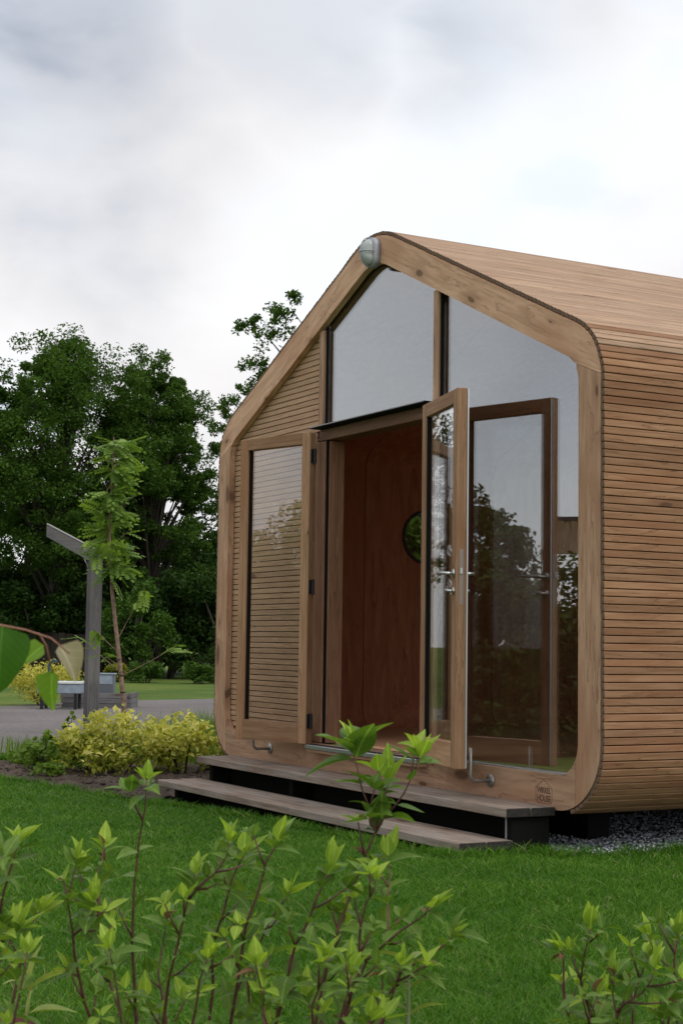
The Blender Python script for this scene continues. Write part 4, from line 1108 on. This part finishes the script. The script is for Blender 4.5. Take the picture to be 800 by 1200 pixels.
# pale herb rising between the shrubs
hb = tag(empty('pale_herb', (5.93, -3.335, gz(6, -3))), 'pale herb with long drooping leaves at the bottom centre', 'plant')
hb_z = gz(6, -3)
tube('stem', [(0, 0, -.02), (.0, .0, .2), (.004, -.002, .36), (.008, -.005, .42)], [.005, .0045, .0035, .002], plain('pale_stem', (.25, .27, .14), .6), hb, 6)
lance = [leaf_mesh('leaf', .085, .022, .5, .45, shape='lance'), leaf_mesh('leaf', .075, .026, .5, .3, shape='lance')]
F_pale = leafmat('pale_leaf', (.24, .32, .09), (.36, .40, .13), .4, .45, island=False, vein=True)
for m in lance: m.materials.append(F_pale)
r = random.Random(9)
for i, (zz, a) in enumerate(((.26, .3), (.27, 3.4), (.32, 1.2), (.33, 4.4), (.37, .9), (.375, 2.9), (.40, 5.1), (.41, 0.4), (.415, 2.1), (.42, 4.0))):
    put('leaf', r.choice(lance), None, hb, (0, 0, zz), aim((math.cos(a), math.sin(a), r.uniform(.1, .7)), r.uniform(-.4, .4)))

# potted seedling, bottom left
px, py = 4.62, -3.74
pot = tag(empty('flower_pot', (px, py, gz(px, py)-.10)), 'red brown plant pot cropped by the bottom left corner', 'pot')
bm = bmesh.new()
prof = [(.075, .0), (.105, .14), (.115, .14), (.117, .165), (.105, .166), (.100, .13), (.0, .125)]
n = 28; q = []
for rr, zz in prof: q.append([bm.verts.new((rr*math.cos(2*math.pi*i/n), rr*math.sin(2*math.pi*i/n), zz)) for i in range(n)] if rr else [bm.verts.new((0, 0, zz))])
for a, c in zip(q, q[1:]):
    for i in range(n):
        j = (i+1) % n
        if len(c) == 1: bm.faces.new((a[i], a[j], c[0]))
        else: bm.faces.new((a[i], a[j], c[j], c[i]))
bm.faces.new(q[0])
put('body', bm_mesh('body', bm, True), plain('terracotta', (.12, .038, .028), .85, noise=.3), pot)
put('soil', bm_mesh('soil', prismdisc) if False else (lambda b: (bmesh.ops.create_cone(b, cap_ends=True, segments=24, radius1=.098, radius2=.096, depth=.02, matrix=Matrix.Translation((0, 0, .142))), bm_mesh('soil', b))[1])(bmesh.new()), G_soil, pot)
sd_ = tag(empty('seedling', (px+.03, py+.075, gz(px, py)+.065)), 'seedling with long yellow green leaves in the red brown pot', 'plant')
tube('stem', [(0, 0, -.01), (.004, .004, .05), (.006, .01, .09)], [.006, .005, .003], F_pale, sd_, 6)
bl = [leaf_mesh('leaf', .15, .042, .5, .2, shape='lance'), leaf_mesh('leaf', .12, .045, .5, .1), leaf_mesh('leaf', .11, .04, .4, .7)]
for m in bl: m.materials.append(F_pale)
for (zz, d, k, ro) in ((.09, (-.35, -.85, .55), 0, .3), (.09, (.4, .8, .5), 0, -.3), (.08, (.2, -.3, .5), 2, .2), (.085, (.1, .1, 1), 1, .6), (.03, (.5, .9, .12), 1, .1)):
    put('leaf', bl[k], None, sd_, (.005, .008, zz), aim(d, ro))

# young lime tree just outside the left edge, one twig hangs into view
lx, ly = 6.42, -4.80
lt = tag(empty('lime_sapling', (lx, ly, gz(lx, ly))), 'hanging twig with large soft leaves at the left picture edge', 'tree')
lz = gz(lx, ly); B = Vector((lx, ly, lz))
tube('trunk', [(0, 0, -.05), (.01, .02, .5), (.0, .05, 1.0), (.03, .08, 1.6)], [.014, .012, .010, .005], SAPBARK, lt, 8)
br = [Vector((lx, ly+.055, 1.0+lz)), Vector((6.57, -4.60, 1.10)), Vector((6.653, -4.433, 1.125)), Vector((6.634, -4.364, 1.116)), Vector((6.600, -4.321, 1.111)), Vector((6.615, -4.292, 1.101)), Vector((6.625, -4.27, 1.082))]
RT = plain('reddish_twig', (.30, .13, .08), .55)
tube('branch', [p-B for p in br], [.004, .0026, .0018, .0015, .0013, .0011, .0009], RT, lt, 6)
tube('leaf_stalk', [Vector((6.608, -4.306, 1.107))-B, Vector((6.600, -4.293, 1.092))-B, Vector((6.594, -4.281, 1.057))-B], .0011, RT, lt, 5)
big = leaf_mesh('leaf', .084, .076, .38, .28, 10, 'heart'); big.materials.append(F_lime)
dry = leaf_mesh('leaf', .050, .040, .9, .25, 8, 'heart'); dry.materials.append(F_dry)
bright = leaf_mesh('leaf', .052, .040, .5, .12, 8, 'heart'); bright.materials.append(F_limel)
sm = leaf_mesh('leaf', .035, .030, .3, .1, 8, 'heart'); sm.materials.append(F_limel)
def hang(me, p, d, face):
    """leaf from p along d, its upper side turned to 'face'"""
    x = Vector(d).normalized(); z = Vector(face); z = (z-x*z.dot(x)).normalized(); y = z.cross(x)
    o = put('leaf', me, None, lt, Vector(p)-B); o.rotation_euler = Matrix((x, y, z)).transposed().to_euler()
    return o
tocam = Vector((.872, -.483, 0))
rgt = Vector((.486, .874, 0))
hang(big, (6.638, -4.362, 1.115), Vector((0, 0, -1))+rgt*-.05, tocam+rgt*.15)
hang(big, (6.640, -4.44, 1.120), Vector((0, 0, -1))-rgt*.25, tocam-rgt*.5)
hang(dry, (6.619, -4.282, 1.092), Vector((0, 0, -.8))+rgt*.5, tocam+rgt*.9)
hang(bright, (6.594, -4.281, 1.060), Vector((0, 0, -1))+rgt*-.02, tocam+rgt*-.6)
hang(sm, (6.60, -4.296, 1.092), Vector((0, 0, -.5))-rgt*.6, tocam+Vector((0, 0, .6)))
hang(bright, (lx, ly+.06, 1.35), rgt*.3+Vector((-.8, -.3, -.4)), Vector((0, 0, 1)))

# ------------------------------------------------------------------ across the lawn, seen only as reflections in the glass
tw = ['first', 'second', 'third', 'fourth', 'fifth', 'sixth', 'seventh', 'eighth', 'ninth', 'tenth', 'eleventh', 'twelfth', 'thirteenth', 'fourteenth', 'fifteenth', 'sixteenth']
for i, (x, y, h, cz, rx_, rz_, n_) in enumerate(((-20.9, -14.5, 4.6, 3.0, 1.65, 1.6, 15000), (-26.5, -11.0, 7.0, 4.6, 2.3, 2.5, 12000), (-30, -5, 7.5, 5.0, 2.6, 2.7, 12000), (-32, 1.0, 8.5, 5.6, 2.6, 3.0, 12000), (-13.5, -22.5, 4.4, 2.9, 1.9, 1.4, 12000), (-17.0, -23.0, 3.6, 2.3, 1.6, 1.2, 9000))):
    tree('hornbeam_tree', x, y, h, cz, rx_, rz_, 60, n_, .13, F_hedge if i < 4 else F_sunny, ['broad low tree mirrored in the right window pane', 'tall tree left of the picture, mirrored dimly in the window', 'tree left of the picture mirrored in the open right door', 'tree beyond the path left of the picture frame', 'round tree mirrored in the glass of the left door', 'low tree mirrored at the edge of the left door glass'][i], seed=171+i, crad=.55 if rx_ < 1.8 else .8)
hp = [(-11.6, -1.9), (-10.6, -2.5), (-9.6, -3.0), (-8.6, -3.5), (-7.6, -4.0), (-6.7, -4.5), (-5.9, -5.0), (-5.2, -5.6), (-4.6, -6.3)]
for i, (x, y) in enumerate(hp):
    bush('hedge_shrub', x, y, .8, 2.26+.1*math.sin(i*2.1), 16000, .085, F_hedge, 'dark hedge shrub across the lawn mirrored in the glass, %s from the path' % tw[i], group='hedge mirrored in the glass', seed=180+i, flat=.95, low=.02, nck=3.)
cp = tag(empty('carport', (-22.25, -17.75, -.08), math.atan2(-.8, .6)), 'flat roofed shelter with vertical brown boards mirrored beside the right post', 'shelter')
cm = wood('shelter_wood', 2, (.36, .27, .17), (.28, .20, .125), (.22, .15, .09), .0, rough=.9, rand=.2)
bmsh = bm_mesh('board', box_bm(-.0765, .0765, -.014, .014, 3.38, 4.2, .012)); bmsh.materials.append(cm)
for i in range(22): put('board', bmsh, None, cp, (.1+i*.155, .03*(i % 2), 0))
box('roof', -.02, 3.6, -3., .06, 4.205, 4.29, BRONZE, cp)
for x, y in ((3.3, -.2), (3.3, -2.8), (1.5, -2.8)): box('post', x, x+.12, y, y+.12, 0, 4.2, W_post, cp)
